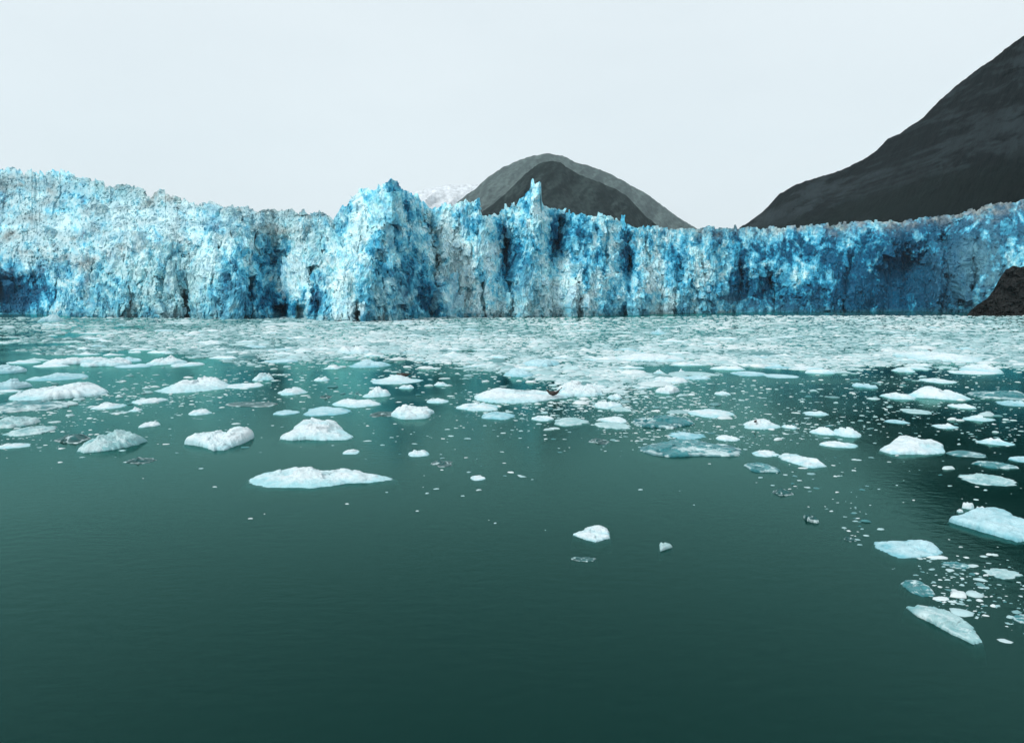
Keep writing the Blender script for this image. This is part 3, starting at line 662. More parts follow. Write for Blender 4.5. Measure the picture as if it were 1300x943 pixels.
# --- nearest and largest
floe('B1', 315, 498, 587, 620, 'pile', 'white', .38, 'largest white floe in the left foreground, long with a pointed right end', G1,
     poly=[(315, 606), (322, 598), (335, 593), (352, 591), (372, 588), (400, 589), (425, 588), (442, 588), (452, 593), (470, 597), (484, 600), (498, 602), (488, 607), (465, 610), (440, 611), (420, 616), (398, 620), (370, 619), (340, 619), (322, 615)], draft=1.1, mott=.25)
floe('B2', 355, 448, 528, 560, 'flat', 'white', .42, 'tall heaped white floe behind the largest foreground floe', G1,
     poly=[(355, 557), (366, 551), (373, 540), (385, 530), (405, 530), (425, 532), (438, 543), (448, 553), (440, 558), (410, 559), (385, 558), (370, 560)], peaks=[(-.3, .2, .28, 1), (0, .3, .3, .85), (.32, .2, .35, 1), (.1, -.4, .3, .7)])
floe('B3', 499, 552, 512, 533, 'flat', 'white', .5, 'smooth white dome-shaped floe in the centre of the open water', G1, peaks=[(-.15, 0, .6, 1)], rag=.05)
floe('A5', 234, 323, 538, 573, 'flat', 'white', .22, 'white floe shaped like a shallow V in the left open water', G1,
     poly=[(234, 559), (250, 552), (266, 556), (280, 552), (296, 543), (312, 538), (323, 545), (316, 553), (302, 561), (288, 570), (272, 573), (262, 567), (248, 561)], peaks=[(.6, .3, .4, 1), (-.6, 0, .3, .6), (0, -.4, .3, .7)])
floe('A4', 98, 186, 540, 576, 'pile', 'grey', .55, 'grey glassy humped floe with a low tail, left side', G1,
     poly=[(98, 572), (104, 564), (115, 556), (128, 546), (141, 540), (156, 545), (172, 543), (186, 549), (172, 558), (150, 566), (125, 573), (108, 576)], peaks=[(0, .1, .3, 1), (.6, .2, .3, .6), (-.6, -.2, .3, .5)], mott=.4)
floe('A4b', 73, 114, 549, 563, 'pile', 'dark', .5, 'dark jagged clear ice chunk touching the grey humped floe', G1, mott=.6, rag=.25)
floe('A1', 10, 138, 482, 510, 'flat', 'white', .5, 'long white floe with blue base at the left edge', G1,
     poly=[(10, 506), (22, 499), (45, 493), (75, 490), (95, 484), (115, 483), (138, 491), (128, 497), (105, 501), (70, 506), (35, 510)], peaks=[(.4, .3, .5, 1)])
floe('A1b', -8, 96, 505, 523, 'flat', 'teal', .3, 'low teal ice shelf in front of the long white floe', G1, mott=.5, rag=.2)
floe('A2', 196, 298, 471, 500, 'peak', 'white', .6, 'white ridged floe with dark blue flank, left of centre', G1,
     poly=[(196, 494), (208, 490), (228, 488), (245, 480), (262, 475), (275, 471), (288, 476), (298, 482), (285, 489), (262, 494), (235, 498), (212, 500)], peaks=[(.5, .2, .4, 1), (.0, 0, .4, .7)])
floe('E1', 1110, 1197, 680, 710, 'flat', 'blue', .22, 'pale flat floe with pointed left end, right foreground', G1,
     poly=[(1110, 683), (1120, 682), (1150, 681), (1173, 680), (1182, 684), (1190, 693), (1197, 701), (1185, 706), (1160, 708), (1140, 708), (1128, 701), (1112, 692)], draft=.8)
floe('E2', 1206, 1322, 636, 690, 'slab', 'blue', .16, 'large tilted blue-white slab cut by the right frame edge', G1,
     poly=[(1206, 656), (1222, 650), (1240, 642), (1258, 641), (1275, 646), (1288, 655), (1305, 664), (1322, 676), (1312, 688), (1290, 688), (1268, 679), (1245, 671), (1225, 664)], draft=.9, mott=.3)
floe('E3', 1151, 1248, 764, 818, 'flat', 'grey', .08, 'long glassy wedge floe, nearest to the camera at bottom right', G1,
     poly=[(1151, 767), (1162, 764), (1185, 765), (1205, 772), (1222, 783), (1234, 792), (1239, 802), (1248, 816), (1236, 818), (1222, 811), (1205, 802), (1186, 790), (1166, 779)], draft=.7, mott=.4)
floe('E4', 1143, 1188, 731, 758, 'flat', 'teal', .05, 'dim sunken ice piece above the long glassy wedge', G1,
     poly=[(1143, 738), (1150, 732), (1165, 734), (1180, 743), (1188, 755), (1172, 758), (1155, 750)], mott=.5)
floe('E9', 727, 774, 664, 689, 'slab', 'white', .2, 'small faceted white floe alone in the dark centre foreground', G1,
     poly=[(727, 676), (740, 672), (748, 666), (762, 665), (772, 670), (774, 682), (756, 688), (742, 684)])
floe('E10', 836, 854, 686, 700, 'flat', 'grey', .2, 'tiny triangular clear ice piece in the dark foreground', None, poly=[(837, 686), (844, 687), (854, 691), (838, 700)])
floe('E11', 725, 757, 706, 713, 'flat', 'dark', .2, 'thin dark sliver of clear ice below the faceted white floe', None, rag=.3)
floe('D1', 1158, 1223, 490, 509, 'pile', 'white', .6, 'smooth white floe with a lower blunt right tail, right side', G1, peaks=[(-.4, .1, .5, 1), (.6, .1, .3, .5)])
floe('D2', 1118, 1199, 550, 578, 'flat', 'white', .28, 'big white floe with a raised lip along its front, right side', G1,
     poly=[(1118, 570), (1126, 563), (1134, 556), (1145, 550), (1165, 551), (1185, 557), (1196, 562), (1199, 574), (1185, 577), (1155, 577), (1132, 576)], peaks=[(-.2, .5, .5, .9), (.7, -.6, .3, .9), (-.6, -.5, .3, .5)])
floe('D5', 988, 1051, 571, 594, 'flat', 'white', .3, 'long white floe sloping down to the right, right of centre', G1,
     poly=[(988, 575), (996, 571), (1010, 572), (1018, 577), (1030, 584), (1042, 590), (1051, 592), (1040, 594), (1026, 594), (1008, 587), (992, 580)])
floe('D7', 940, 988, 530, 545, 'dome', 'white', .6, 'white humped floe with a small seal at its left shoulder', G1, peaks=[(.25, 0, .4, 1)])
floe('D3', 1031, 1062, 540, 553, 'pile', 'white', .5, 'left half of a low white double heap, right of centre')
floe('D3b', 1059, 1090, 539, 556, 'pile', 'white', .65, 'knobbly right half of a low white double heap', None, peaks=[(-.4, .1, .3, 1), (.4, 0, .3, .6)])
floe('D4', 1039, 1083, 558, 569, 'flat', 'white', .4, 'narrow white floe below the double heap', None)
floe('D6', 1017, 1055, 519, 528, 'peak', 'white', .6, 'low white floe with one central bump above the double heap', None)
floe('D8', 993, 1012, 537, 545, 'dome', 'white', .5, 'oval white floe just right of the humped seal floe')
floe('D9', 1121, 1158, 496, 508, 'pile', 'white', .5, 'slanting white floe left of the smooth tailed floe')
floe('D10', 1225, 1261, 524, 536, 'peak', 'white', .6, 'pale floe with a sharp white peak near the right edge', None, peaks=[(.0, .1, .35, 1)])
floe('D11', 1244, 1284, 553, 566, 'peak', 'white', .55, 'white floe with two small peaks near the right edge', None, peaks=[(-.3, .1, .25, 1), (.2, .1, .2, .8)])
floe('D12', 1218, 1280, 595, 617, 'peak', 'grey', .4, 'grey glassy floe with a white bump, right edge', G1, peaks=[(-.1, .2, .2, 1), (.5, -.1, .3, .5)], mott=.4, rag=.2)
floe('D13', 1240, 1282, 582, 595, 'flat', 'teal', .3, 'dark teal ragged ice between two right-edge floes', None, mott=.6, rag=.25)
floe('D14', 1184, 1214, 535, 545, 'peak', 'white', .55, 'small white floe with a raised middle above the lipped floe')
floe('D15', 1204, 1249, 571, 581, 'flat', 'teal', .15, 'faint sunken teal ice right of the lipped floe', None)
floe('D16', 1238, 1306, 492, 510, 'flat', 'teal', .3, 'broad dark teal ice sheet at the right edge', None, mott=.3)
floe('D16b', 1264, 1304, 505, 516, 'peak', 'blue', .6, 'blue floe with a small white tip in front of the teal sheet', None)
floe('D17', 1140, 1232, 443, 461, 'flat', 'white', .5, 'broad white floe with a seal, in the pack at right', G1, rag=.16)
floe('D18', 1222, 1266, 461, 473, 'pile', 'white', .6, 'double-knobbed white floe below the broad seal floe at right', None, peaks=[(-.5, 0, .3, 1), (.4, 0, .35, .9)])
floe('D18b', 1204, 1270, 470, 476, 'flat', 'white', .3, 'long thin white strip under the double-knobbed floe', None)
floe('D19', 1133, 1160, 465, 473, 'dome', 'white', .5, 'small bright floe below the left end of the right seal floe')
floe('D20', 1172, 1208, 479, 487, 'flat', 'white', .3, 'thin white strip floating above the smooth tailed floe')
floe('D21', 1086, 1110, 485, 493, 'flat', 'blue', .4, 'pale flat floe in the open gap right of centre')
floe('D22', 968, 1010, 474, 480, 'flat', 'blue', .3, 'pale thin floe at the edge of the right pack ice')
floe('D24', 1208, 1233, 511, 519, 'flat', 'white', .5, 'low floe under the blunt tail of the smooth floe')
floe('D25', 1283, 1316, 577, 587, 'flat', 'blue', .4, 'pale floe cut by the right edge, above the large slab')
floe('D26', 1147, 1180, 518, 526, 'flat', 'grey', .3, 'flat grey floe below the smooth tailed floe')
floe('D27', 1125, 1149, 531, 538, 'dome', 'blue', .4, 'small pale floe above the lipped white floe')
floe('D28', 953, 988, 569, 580, 'pile', 'white', .45, 'broken white chunks left of the long sloping floe', None, rag=.3)
floe('D29', 948, 986, 585, 601, 'flat', 'teal', .2, 'sunken teal ice below the broken white chunks', None, mott=.4)
floe('E12', 982, 1004, 614, 630, 'peak', 'dark', .4, 'dark clear ice lump in the right centre foreground', None, mott=.6, rag=.25)
floe('E13', 1072, 1086, 676, 688, 'peak', 'dark', .3, 'dark clear ice lump left of the pale pointed floe', None, mott=.6, rag=.25)
floe('E7', 1019, 1041, 649, 665, 'flat', 'dark', .2, 'dark slanting clear ice shard in the right foreground', None, mott=.7, poly=[(1019, 649), (1027, 652), (1035, 658), (1041, 664), (1030, 662), (1022, 656)])
floe('E6', 1250, 1293, 720, 735, 'flat', 'grey', .15, 'grey flat ice below the large slab at the right', None, rag=.25, mott=.4)
floe('E14', 1202, 1230, 711, 722, 'flat', 'teal', .2, 'teal ice sliver below the pointed pale floe', None, rag=.25, mott=.4)
floe('E8', 1284, 1330, 777, 795, 'flat', 'teal', .15, 'dim teal ice cut by the right edge near the bottom', None, mott=.4)
# --- centre
floe('C1', 602, 728, 491, 513, 'flat', 'white', .42, 'long white floe carrying the curled seal, centre', G1,
     poly=[(602, 500), (622, 494), (650, 494), (680, 491), (705, 493), (728, 497), (718, 502), (700, 505), (680, 510), (655, 512), (625, 511), (606, 507)], peaks=[(-.6, .2, .4, .9), (-.2, 0, .3, .8)])
floe('C2', 706, 763, 485, 505, 'flat', 'white', .5, 'white floe behind the curled seal, centre', None, peaks=[(-.3, .2, .5, 1)])
floe('C3', 676, 702, 526, 535, 'flat', 'white', .5, 'small bright floe below the curled seal floe')
floe('C4', 701, 745, 528, 541, 'flat', 'grey', .3, 'pale grey broken floe right of a small bright one', None, rag=.2, mott=.3)
floe('C5', 756, 790, 507, 519, 'flat', 'white', .3, 'lumpy white floe right of the seal floes')
floe('C6', 772, 790, 498, 507, 'dome', 'white', .5, 'small bright oval floe above the lumpy one')
floe('C7', 832, 863, 489, 501, 'slab', 'white', .2, 'diamond-shaped flat white floe right of centre', None, poly=[(832, 495), (848, 489), (863, 493), (850, 500)])
floe('C8', 874, 931, 518, 531, 'flat', 'white', .3, 'clean oval white floe with teal edge, right of centre', G1, rag=.04)
floe('C9a', 800, 880, 524, 546, 'flat', 'teal', .3, 'glassy teal floe with white crust, right of centre', G1, mott=.9, rag=.2)
floe('C9b', 818, 939, 556, 581, 'flat', 'teal', .3, 'large dark teal glassy floe with thin white rim', G1, mott=.3, rag=.12, peaks=[(-.1, .1, .6, .8)], draft=.8)
floe('C9c', 762, 796, 527, 537, 'flat', 'white', .3, 'white slanting floe beside the glassy teal ones', None)
floe('C9d', 755, 802, 534, 546, 'flat', 'grey', .2, 'pale thin ice under the white slanting floe', None, mott=.4, rag=.2)
floe('C9e', 848, 892, 546, 558, 'pile', 'blue', .3, 'broken pale rubble between the two glassy teal floes', None, mott=.6, rag=.3)
floe('C15', 912, 938, 551, 561, 'flat', 'white', .4, 'small white lump at the right end of the dark teal floe')
floe('C10', 748, 775, 553, 564, 'peak', 'dark', .5, 'dark clear shard with bright glints, centre right', None, mott=.8, rag=.3)
floe('C11', 779, 874, 447, 460, 'flat', 'white', .5, 'long white floe in the centre of the pack ice', G1)
floe('C12', 832, 874, 476, 487, 'flat', 'white', .4, 'white floe below the long pack floe')
floe('C13', 824, 846, 411, 425, 'peak', 'blue', .9, 'pale blue chunk standing in the far pack ice')
floe('C13b', 853, 868, 410, 420, 'peak', 'teal', .9, 'dark teal pointed chunk in the far pack ice')
floe('C16', 776, 801, 515, 523, 'flat', 'grey', .3, 'grey-teal flat floe below the lumpy white one')
floe('C17', 859, 874, 467, 475, 'peak', 'white', .6, 'small peaked white floe at the pack edge, right of centre')
floe('C18', 829, 843, 467, 475, 'peak', 'white', .6, 'small peaked white floe left of another like it at the pack edge')
floe('C19', 640, 676, 466, 479, 'dome', 'blue', .5, 'blue-white rounded floe in the pack behind the curled seal')
floe('C20', 664, 712, 453, 466, 'flat', 'blue', .5, 'pale blue slab floe in the pack, centre')
floe('C21', 908, 926, 496, 502, 'flat', 'white', .5, 'tiny white floe in the open gap right of the diamond floe')
floe('C22', 740, 771, 486, 494, 'flat', 'white', .3, 'thin bright floe right behind the seal floes')
floe('C23', 932, 975, 470, 478, 'flat', 'blue', .3, 'thin pale floe at the pack edge right of centre')
floe('B4', 463, 496, 488, 505, 'peak', 'white', .75, 'chunky white floe with an upright right corner', None, peaks=[(.7, .1, .3, 1), (0, 0, .5, .6)])
floe('B5', 351, 387, 489, 502, 'dome', 'white', .55, 'rounded white floe left of centre', None)
floe('B6', 323, 347, 469, 484, 'pile', 'white', .8, 'small heap of white ice blocks left of centre')
floe('B7', 474, 536, 474, 488, 'peak', 'white', .5, 'white floe with brown seal, centre left', G1, peaks=[(-.1, .1, .45, 1)])
floe('B8', 507, 527, 486, 494, 'dome', 'white', .5, 'small pale floe in front of the brown seal floe')
floe('B9', 424, 480, 504, 518, 'pile', 'white', .5, 'wide saddle-shaped white floe left of the smooth dome', None, peaks=[(-.6, 0, .35, 1), (.6, 0, .35, .8)])
floe('B10', 346, 380, 519, 528, 'flat', 'blue', .3, 'low pale floe above the tall heaped floe')
floe('B10b', 385, 446, 515, 528, 'flat', 'blue', .3, 'flat blue-white floe just behind the tall heaped floe', None, mott=.3)
floe('B11', 436, 455, 568, 577, 'pile', 'white', .6, 'tiny white lump above the point of the largest floe')
floe('B12', 517, 545, 569, 580, 'pile', 'white', .6, 'pair of tiny joined white lumps in open water', None, peaks=[(-.4, 0, .3, 1), (.5, .2, .3, .9)])
floe('B13', 548, 576, 580, 593, 'peak', 'dark', .5, 'dark fin-shaped clear ice in the open water', None, peaks=[(-.3, 0, .2, 1)], mott=.3)
floe('B14', 445, 493, 454, 467, 'dome', 'blue', .55, 'pale blue-white floe at the pack edge, left of centre', None, peaks=[(-.2, 0, .4, 1)])
floe('B15', 412, 433, 462, 469, 'dome', 'white', .5, 'small oval white floe in the open gap left of centre')
floe('B16', 400, 419, 477, 484, 'dome', 'white', .5, 'small pointed white floe above the rounded one')
floe('B17', 543, 569, 503, 512, 'dome', 'white', .5, 'small white floe right of the smooth dome')
floe('B18', 551, 567, 483, 490, 'dome', 'white', .6, 'tiny white floe in the blue reflection at centre')
floe('B19', 580, 629, 509, 522, 'pile', 'white', .5, 'white floe in front of the left end of the seal floe')
floe('B21', 608, 652, 520, 533, 'pile', 'blue', .45, 'pale blue floe at the front of the centre cluster', None, mott=.3)
floe('B22', 406, 421, 498, 506, 'peak', 'dark', .5, 'small dark clear chunk right of the rounded floe', None, mott=.6)
floe('B24', 470, 506, 519, 530, 'peak', 'dark', .4, 'dark shard left of the smooth dome floe', None, mott=.5, rag=.3)
floe('B26', 430, 470, 438, 450, 'flat', 'white', .5, 'white floe bearing the farthest seal, in the pack left of centre', None)
floe('B25', 599, 616, 602, 610, 'flat', 'white', .3, 'tiny bright sliver in the centre open water')
# --- left
floe('A3', 121, 156, 510, 520, 'pile', 'white', .5, 'small white floe below the long white one at left')
floe('A3b', 170, 208, 503, 513, 'flat', 'white', .5, 'slim white floe left of centre below the ridged one')
floe('A3c', 166, 180, 516, 523, 'dome', 'white', .4, 'tiny white piece below the slim white floe')
floe('A6', 159, 198, 578, 590, 'peak', 'dark', .4, 'thin dark clear ice below the grey humped floe', None, mott=.7, rag=.3)
floe('A7', -4, 36, 559, 570, 'peak', 'white', .45, 'low white floe cut by the left edge', None, rag=.2)
floe('A8', 22, 71, 538, 553, 'flat', 'grey', .3, 'mottled pale floe near the left edge', None, mott=.6, rag=.2)
floe('A9', 178, 201, 534, 543, 'flat', 'white', .35, 'thin white sliver behind the grey humped floe')
floe('A10', 47, 108, 470, 484, 'dome', 'blue', .5, 'blue-white low floe behind the long white one at left')
floe('A11', -6, 34, 480, 496, 'flat', 'blue', .5, 'blue-white floe cut by the left edge')
floe('A12', 66, 131, 450, 464, 'flat', 'white', .5, 'wide white floe in the left pack ice', G1)
floe('A13', 112, 164, 453, 466, 'flat', 'white', .45, 'white floe overlapping the right end of a wide one, left pack')
floe('A14', 188, 236, 450, 464, 'dome', 'white', .5, 'white hummocky floe in the pack above the ridged floe')
floe('A15', 222, 258, 458, 466, 'flat', 'white', .4, 'low white floe right of the hummocky one, left pack')
floe('A16', -5, 26, 463, 475, 'flat', 'blue', .5, 'pale floe at the left edge of the pack ice')
floe('A17', 286, 333, 485, 494, 'flat', 'white', .4, 'thin white floe right of the ridged one')
floe('A18', 290, 350, 509, 517, 'flat', 'dark', .2, 'flat dark clear ice sheet left of centre')
floe('A19', 239, 269, 517, 528, 'pile', 'white', .5, 'small pointed white floe left of the dark flat ice')
floe('A20', 52, 76, 398, 409, 'pile', 'blue', .9, 'blue-white lump close to the glacier foot, far left')
floe('A21', 188, 208, 404, 411, 'peak', 'teal', .8, 'dark teal wedge close to the glacier foot, left')
floe('A23', -4, 40, 524, 544, 'flat', 'grey', .3, 'broken pale ice at the left edge below the teal shelf', None, mott=.6, rag=.25)

# white cubes lying on the large slab
def chunk(name, x0, y0, size, seed, label, group, zoff):
    V, F, C = floe_geo(seed, size, size * .8, size * .55, 'slab', 'white', 28, 10, 2, draft=.05)
    X, Y = ground(x0, y0, zoff)
    o = link(name, mesh_np(name, V, F, C, True), M_SNOW); o.location = (float(X), float(Y), zoff)
    tag(o, label, 'ice chunk', group)
def top_z(key, x0, y0, rr_=None):
    P = FLOES[key]; z = 0.0
    for _ in range(4):
        X, Y = ground(x0, y0, z); d = np.hypot(P[:, 0] - float(X), P[:, 1] - float(Y)); z = float(P[np.argsort(d)[:3], 2].mean()) if rr_ is None else float(P[d < max(rr_, d.min() + .01), 2].max())
    return max(z, .02)
for i, (px, py, sz, lb) in enumerate([(1229, 645, .55, 'bright square ice chunk on the back edge of the large slab'), (1246, 649, .5, 'rounded white chunk near the middle back of the large slab'), (1219, 650, .3, 'smallest ice chunk at the left end of the large slab')]):
    chunk('ice_chunk', px, py, sz, 300 + i, lb, 'ice chunks on the large slab', top_z('E2', px, py) - .03)

# ------------------------------------------------------------------ seals
def loft(path, rad, na=14, flat=1.0, start=0):
    P = np.array(path, float); n = len(P); V = []; F = []
    for i in range(n):
        a = P[max(i - 1, 0)]; b = P[min(i + 1, n - 1)]; d = b - a; d /= np.linalg.norm(d)
        side = np.cross(d, (0, 0, 1.0)); side = np.array((0, 1., 0)) if np.linalg.norm(side) < 1e-3 else side / np.linalg.norm(side)
        up = np.cross(side, d)
        r, rz = (rad[i], rad[i] * flat) if np.isscalar(rad[i]) else rad[i]
        for k in range(na):
            an = 2 * math.pi * k / na; V.append(P[i] + side * math.cos(an) * r + up * math.sin(an) * rz)
    for i in range(n - 1):
        for k in range(na):
            k2 = (k + 1) % na; F.append((start + i * na + k, start + i * na + k2, start + (i + 1) * na + k2, start + (i + 1) * na + k))
    c = len(V) + start; V.append(P[0]); V.append(P[-1])
    for k in range(na):
        k2 = (k + 1) % na; F.append((c, start + k2, start + k, c)); F.append((c + 1, start + (n - 1) * na + k, start + (n - 1) * na + k2, c + 1))
    return V, [f if f[0] != f[3] else f[:3] for f in F]
def seal_mesh(bend, Ln):
    V, F = [], []
    def add(path, rad, flat=1.0, na=14):
        nonlocal V, F
        v_, f_ = loft(path, rad, na, flat, len(V)); V += list(v_); F += list(f_)
    u = np.linspace(0, 1, 19)
    rad = np.interp(u, [0, .02, .05, .09, .13, .2, .3, .45, .62, .78, .9, .96, 1], [.012, .035, .055, .072, .07, .085, .125, .165, .15, .1, .055, .04, .02]) * Ln
    def spine(q):
        zz = np.interp(q, [0, .12, .3, .5, .75, 1], [.30 * bend, .22 * bend, .05 * bend, 0, .06 * bend, .32 * bend])
        return ((q - .5) * (1 - .12 * bend), 0, zz + .0)
    low = rad.max()
    path = [(spine(q)[0] * Ln, 0, spine(q)[2] * Ln + low * .92 - (low - r) * .45) for q, r in zip(u, rad)]
    add(path, list(rad), .9)
    hx, hz = path[1][0], path[1][2]
    for sy in (-1, 1):
        fx_, fz_ = path[6][0], path[6][2]
        add([(fx_, sy * .09 * Ln, fz_ - .05 * Ln), (fx_ + .05 * Ln, sy * .15 * Ln, fz_ - .09 * Ln), (fx_ + .10 * Ln, sy * .19 * Ln, fz_ - .11 * Ln)], [.03 * Ln, .035 * Ln, .012 * Ln], .4, 8)
        tx, tz = path[-1][0], path[-1][2]
        add([(tx - .02 * Ln, sy * .02 * Ln, tz), (tx + .06 * Ln, sy * .045 * Ln, tz + .05 * Ln * bend), (tx + .13 * Ln, sy * .09 * Ln, tz + .12 * Ln * bend)], [.03 * Ln, .04 * Ln, .025 * Ln], .35, 8)
        add([(path[2][0] - .012 * Ln, sy * .035 * Ln, path[2][2] + .025 * Ln), (path[2][0] - .006 * Ln, sy * .048 * Ln, path[2][2] + .032 * Ln)], [.010 * Ln, .006 * Ln], 1, 6)
    me = bpy.data.meshes.new('seal'); me.from_pydata([tuple(map(float, p)) for p in V], [], [tuple(int(i) for i in f) for f in F]); me.update()
    me.polygons.foreach_set('use_smooth', np.full(len(me.polygons), True)); return me
def seal(px, py, Ln, bend, yaw, key, label):
    o = link('seal', seal_mesh(bend, Ln), M_SEAL); z = top_z(key, px, py, Ln * .42); X, Y = ground(px, py, z)
    o.location = (float(X), float(Y), z - .04); o.rotation_euler = (0, 0, R_(yaw)); tag(o, label, 'seal', 'seals resting on the floes')
seal(702, 502, 1.95, 1.0, 4, 'C1', 'dark brown seal curled like a banana with head and tail raised')
seal(512, 478.5, 2.3, .45, -2, 'B7', 'brown seal stretched flat on a floe left of centre')
seal(452, 441, 1.7, .35, 180, 'B26', 'tiny brown seal farthest away on a pack floe')
seal(1179, 446, 1.7, .2, 0, 'D17', 'small dark seal lying on the broad pack floe at right')
seal(959, 536, .8, .5, 60, 'D7', 'tiny reddish dark seal lying end-on on the humped floe')

# ------------------------------------------------------------------ individual pack floes (copies of a few shapes)
rng = np.random.default_rng(11)
protos = []
for i in range(12):
    st = ['flat', 'dome', 'pile', 'peak', 'flat', 'pile'][i % 6]; ti = ['white', 'white', 'white', 'blue', 'white', 'grey'][(i * 5 + i // 6) % 6]
    Vp, Fp, Cp = floe_geo(500 + i, 2.0, 1.7, .5, st, ti, 36, 12, 3, rag=.18, draft=.3)
    mp_ = mesh_np('ice_floe', Vp, Fp, Cp, True); mp_.materials.append(M_SNOW); protos.append((mp_, ti))
def free(X, Y, r, pad=1.0):
    for (bx, by, rx, ry) in BOXES:
        if abs(X - bx) < (rx + r) * pad and abs(Y - by) < (ry + r) * pad: return False
    return True
PACK = [(-300, 500), (0, 500), (60, 485), (150, 470), (250, 463), (330, 455), (420, 452), (500, 448), (560, 458), (620, 466), (700, 482), (760, 492), (850, 486), (900, 472), (980, 466), (1080, 468), (1150, 464), (1250, 462), (1300, 466), (1600, 470)]
REG = [(-300, 130, 'far left'), (130, 330, 'left of the ice tower'), (330, 560, 'below the ice tower'), (560, 760, 'below the narrow pinnacle'), (760, 960, 'right of centre'), (960, 1120, 'left of the blue cave'), (1120, 1700, 'far right')]
n_ok = 0; tries = 0; first = {}; GR = {}
while n_ok < 165 and tries < 6000:
    tries += 1
    px = rng.uniform(-40, 1340); yp = 406 + (float(interp(PACK, px)) + 6 - 406) * rng.uniform(0, 1) ** .9
    X, Y = ground(px, yp); wpx = rng.uniform(16, 46) * (0.55 + .6 * (yp - 400) / 80)
    W = wpx / FPX * float(gdepth(px, yp)) / 2
    if W > 7: W = rng.uniform(4, 7)
    if not free(float(X), float(Y), W, .8): continue
    k = int(rng.integers(12)); mp_, ti = protos[k]
    if k not in first: o = bpy.data.objects.new('ice_floe', mp_); first[k] = o
    else: o = first[k].copy()
    COL.objects.link(o)
    o.location = (float(X), float(Y), 0); hs = W * rng.uniform(.30, .6)
    o.scale = (W, W * rng.uniform(.5, .95), min(hs, rng.uniform(.7, 1.3))); o.rotation_euler = (0, 0, rng.uniform(-.5, .5) + (math.pi if rng.random() < .5 else 0))
    reg = [r[2] for r in REG if r[0] <= px < r[1]][0]
    row = 'far ' if yp < 422 else ('middle ' if yp < 448 else 'near ')
    desc = {'white': 'white', 'blue': 'pale blue', 'grey': 'grey-teal'}[ti]
    GR.setdefault((desc, row.strip(), reg), []).append((px, o))
    BOXES.append((float(X), float(Y), W * .7, W * .6)); n_ok += 1

ORD = ['', 'second ', 'third ', 'fourth ', 'fifth ', 'sixth ', 'seventh ', 'eighth ', 'ninth ', 'tenth ', 'eleventh ', 'twelfth ', 'thirteenth ', 'fourteenth ', 'fifteenth ']
for (desc, row, reg), lst in GR.items():
    lst.sort(key=lambda q: q[0]); n = len(lst)
    for i, (px, o) in enumerate(lst):
        if n == 1: pre = 'only larger '
        elif i == 0: pre = 'leftmost larger '
        elif i == n - 1: pre = 'rightmost larger '
        elif i <= n / 2: pre = ORD[i] + 'from left, '
        else: pre = ORD[n - 1 - i] + 'from right, '
        tag(o, f'{pre}{desc} floe in the {row} pack ice, {reg}', 'ice floe', f'{desc} floes in the {row} pack ice {reg}')

# ------------------------------------------------------------------ brash ice: one mass of small pieces
def scatter(n, xf, yf, wf, hf, white, seed):
    r = np.random.default_rng(seed)
    px = xf(r, n); py = yf(r, n, px)
    t_ = gdepth(px, py); X, Y = ground(px, py)
    W = wf(r, n, px, py) / FPX * t_ / 2
    return px, py, X, Y, W, hf(r, n, W), white(r, n, px, py)
sets = []
def pack_y(r, n, px):
    lim = interp(PACK, px); q = r.uniform(0, 1, n)
    return 403.2 + (px < 250) * 0 + sstep(250, 120, px) * 0 - sstep(760, 950, px) * 2.6 + (lim + r.normal(0, 5, n) - 402) * q ** 1.05
def keep(P, m): return tuple(a[m] for a in P)
P = scatter(105000, lambda r, n: r.uniform(-260, 1560, n), pack_y,
            lambda r, n, px, py: np.exp(r.normal(1.2, .62, n)) * (0.6 + .5 * (py - 400) / 50),
            lambda r, n, W: np.clip(W * r.uniform(.06, .34, n), .03, .7),
            lambda r, n, px, py: np.clip(r.normal(.56, .22, n) + .3 * vnoise(px / 60, py / 8, 4) - .18 * (px < 330), 0, 1), 1)
# open leads: thin out where the noise in plan says so
lead = fbm(P[2] / 26 + P[3] / 90, P[3] / 34, 9, 3)
thr = -.62 + .42 * sstep(330, 150, P[0]) + sstep(432, 475, P[1]) * .55
P = keep(P, (lead > thr - .15 * np.random.default_rng(2).random(len(lead))) & (P[1] > 400.2)); sets.append(P)
# loose bits outside the pack
SP = [(40, 545, 60, 22, 260), (150, 500, 90, 16, 420), (240, 505, 70, 18, 120), (330, 478, 60, 14, 130), (430, 480, 60, 18, 90), (560, 470, 50, 10, 160), (680, 515, 70, 14, 420), (780, 505, 60, 16, 650), (860, 520, 60, 22, 420),
      (870, 555, 60, 14, 220), (930, 500, 60, 16, 90), (1000, 500, 70, 20, 90), (1010, 545, 60, 16, 150), (1080, 520, 60, 20, 110), (1140, 500, 60, 22, 160), (1180, 480, 60, 12, 160), (1200, 530, 60, 22, 140), (1270, 540, 40, 30, 90),
      (1090, 660, 14, 18, 34), (1050, 630, 26, 16, 12), (990, 610, 26, 10, 16), (1215, 762, 34, 12, 95), (1230, 735, 34, 14, 60), (1265, 720, 26, 12, 36), (1190, 715, 26, 8, 20), (1280, 765, 26, 20, 30), (1050, 590, 40, 12, 24), (560, 600, 60, 22, 10),
      (640, 600, 30, 8, 8), (240, 545, 60, 18, 22), (430, 540, 120, 30, 60), (60, 520, 90, 30, 160), (300, 500, 160, 24, 150), (560, 500, 120, 22, 120), (520, 580, 260, 50, 50), (720, 540, 120, 20, 120), (1170, 600, 80, 24, 26), (1255, 660, 30, 40, 16)]
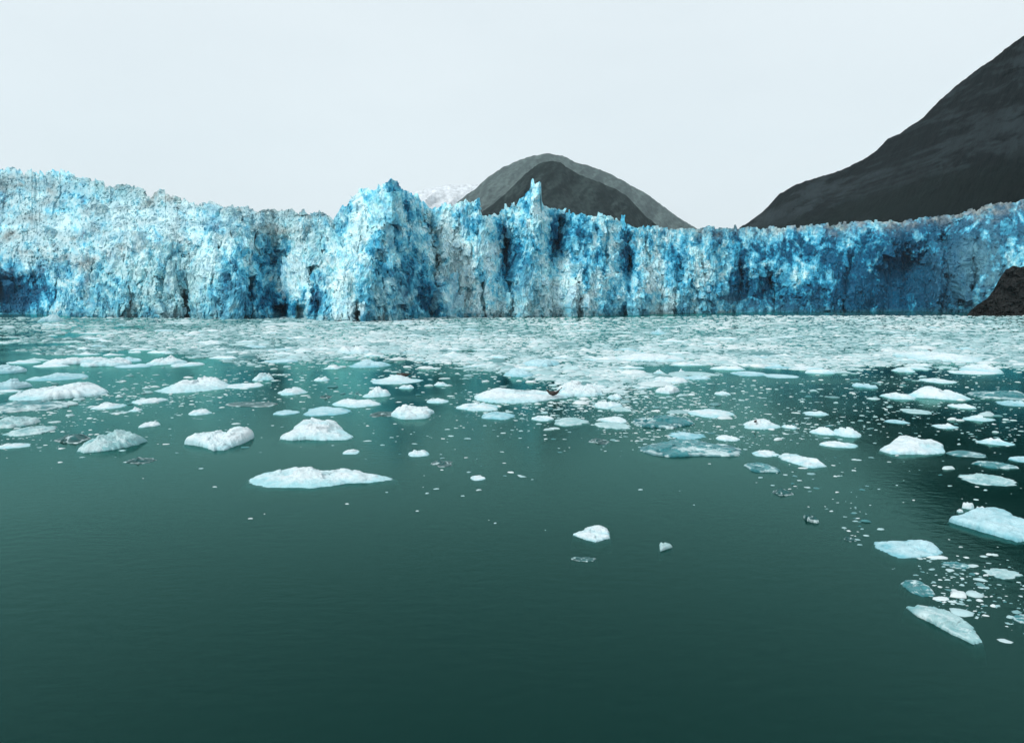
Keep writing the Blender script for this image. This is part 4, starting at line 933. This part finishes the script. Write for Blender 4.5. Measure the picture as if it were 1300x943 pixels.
for i, (cx, cyy, rx, ry, n) in enumerate(SP):
    slope = .45 if cyy > 600 and cx > 1100 else 0.0
    P = scatter(n, lambda r, n: r.normal(cx, rx * .9, n), lambda r, n, px: r.normal(cyy, ry * .75, n) + (px - cx) * slope,
                lambda r, n, px, py: np.exp(r.normal(1.0, .62, n)) * (1.0 if cyy < 600 else 1.35),
                lambda r, n, W: np.clip(W * r.uniform(.08, .4, n), .015, .4),
                lambda r, n, px, py: np.clip(r.normal(.55, .35, n), 0, 1), 40 + i)
    sets.append(keep(P, (P[1] > 440) & (P[4] < 3)))
P = [np.concatenate([s_[k] for s_ in sets]) for k in range(7)]
ok = np.ones(len(P[0]), bool)
for (bx, by, rx, ry) in BOXES:
    ok &= ~((((P[2] - bx) / (rx * 1.0)) ** 2 + ((P[3] - by) / (ry * 1.0)) ** 2) < .95)
P = [a[ok] for a in P]; nP = len(P[0])
r = np.random.default_rng(5); na = 8
th = np.linspace(0, 2 * math.pi, na, endpoint=False)[None, :] + r.uniform(0, 6, (nP, 1))
rad = (1 + r.uniform(-.32, .32, (nP, na))); asp = r.uniform(.35, .95, (nP, 1)); rot = r.uniform(-.5, .5, (nP, 1))
W, H = P[4][:, None], P[5][:, None]
rings = []
for f_, hh in ((1.06, -.12), (1.0, .25), (.72, .85), (.3, 1.05)):
    jit = r.uniform(.75, 1.25, (nP, na)) if hh > 0 else 1
    a = np.cos(th) * rad * f_ * W; b = np.sin(th) * rad * f_ * W * asp
    X = P[2][:, None] + a * np.cos(rot) - b * np.sin(rot); Y = P[3][:, None] + a * np.sin(rot) + b * np.cos(rot)
    rings.append(np.stack([X, Y, np.broadcast_to(H * hh * jit, X.shape)], -1))
V = np.stack(rings, 1).reshape(-1, 3)
base = (np.arange(nP) * 4 * na)[:, None]
k = np.arange(na); k2 = (k + 1) % na
fl = []
for q in range(3): fl.append(np.stack([q * na + k, q * na + k2, (q + 1) * na + k2, (q + 1) * na + k], -1))
fl.append(np.array([(3 * na + 0, 3 * na + 1, 3 * na + 2, 3 * na + 3), (3 * na, 3 * na + 3, 3 * na + 4, 3 * na + 7), (3 * na + 4, 3 * na + 5, 3 * na + 6, 3 * na + 7)]))
fl = np.concatenate(fl)
F = (base[:, :, None] + fl[None]).reshape(-1, 4)
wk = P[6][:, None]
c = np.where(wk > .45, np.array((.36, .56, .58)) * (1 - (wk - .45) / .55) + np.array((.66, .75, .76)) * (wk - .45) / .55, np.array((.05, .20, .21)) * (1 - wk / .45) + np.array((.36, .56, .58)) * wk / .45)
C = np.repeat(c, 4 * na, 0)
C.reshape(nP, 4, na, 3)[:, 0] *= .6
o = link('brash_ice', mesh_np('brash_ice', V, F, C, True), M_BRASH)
tag(o, 'countless small white and teal ice fragments floating between the floes', 'brash ice', kind='stuff')

# ------------------------------------------------------------------ haze
m = new_mat('haze'); t = m.node_tree; out = N(t, 'ShaderNodeOutputMaterial'); pv = N(t, 'ShaderNodeVolumePrincipled')
pv.inputs['Color'].default_value = (.80, .95, 1, 1); pv.inputs['Density'].default_value = 3.2e-5; pv.inputs['Anisotropy'].default_value = 0.2
t.links.new(pv.outputs[0], out.inputs['Volume'])
hz = link('haze', box('haze', -WX - 50, WX + 50, WY0 - 50, WY1 + 50, -7, 2300), m)
tag(hz, kind='stuff'); hz['label'] = 'thin pale haze over the fjord and mountains'; hz['category'] = 'haze'
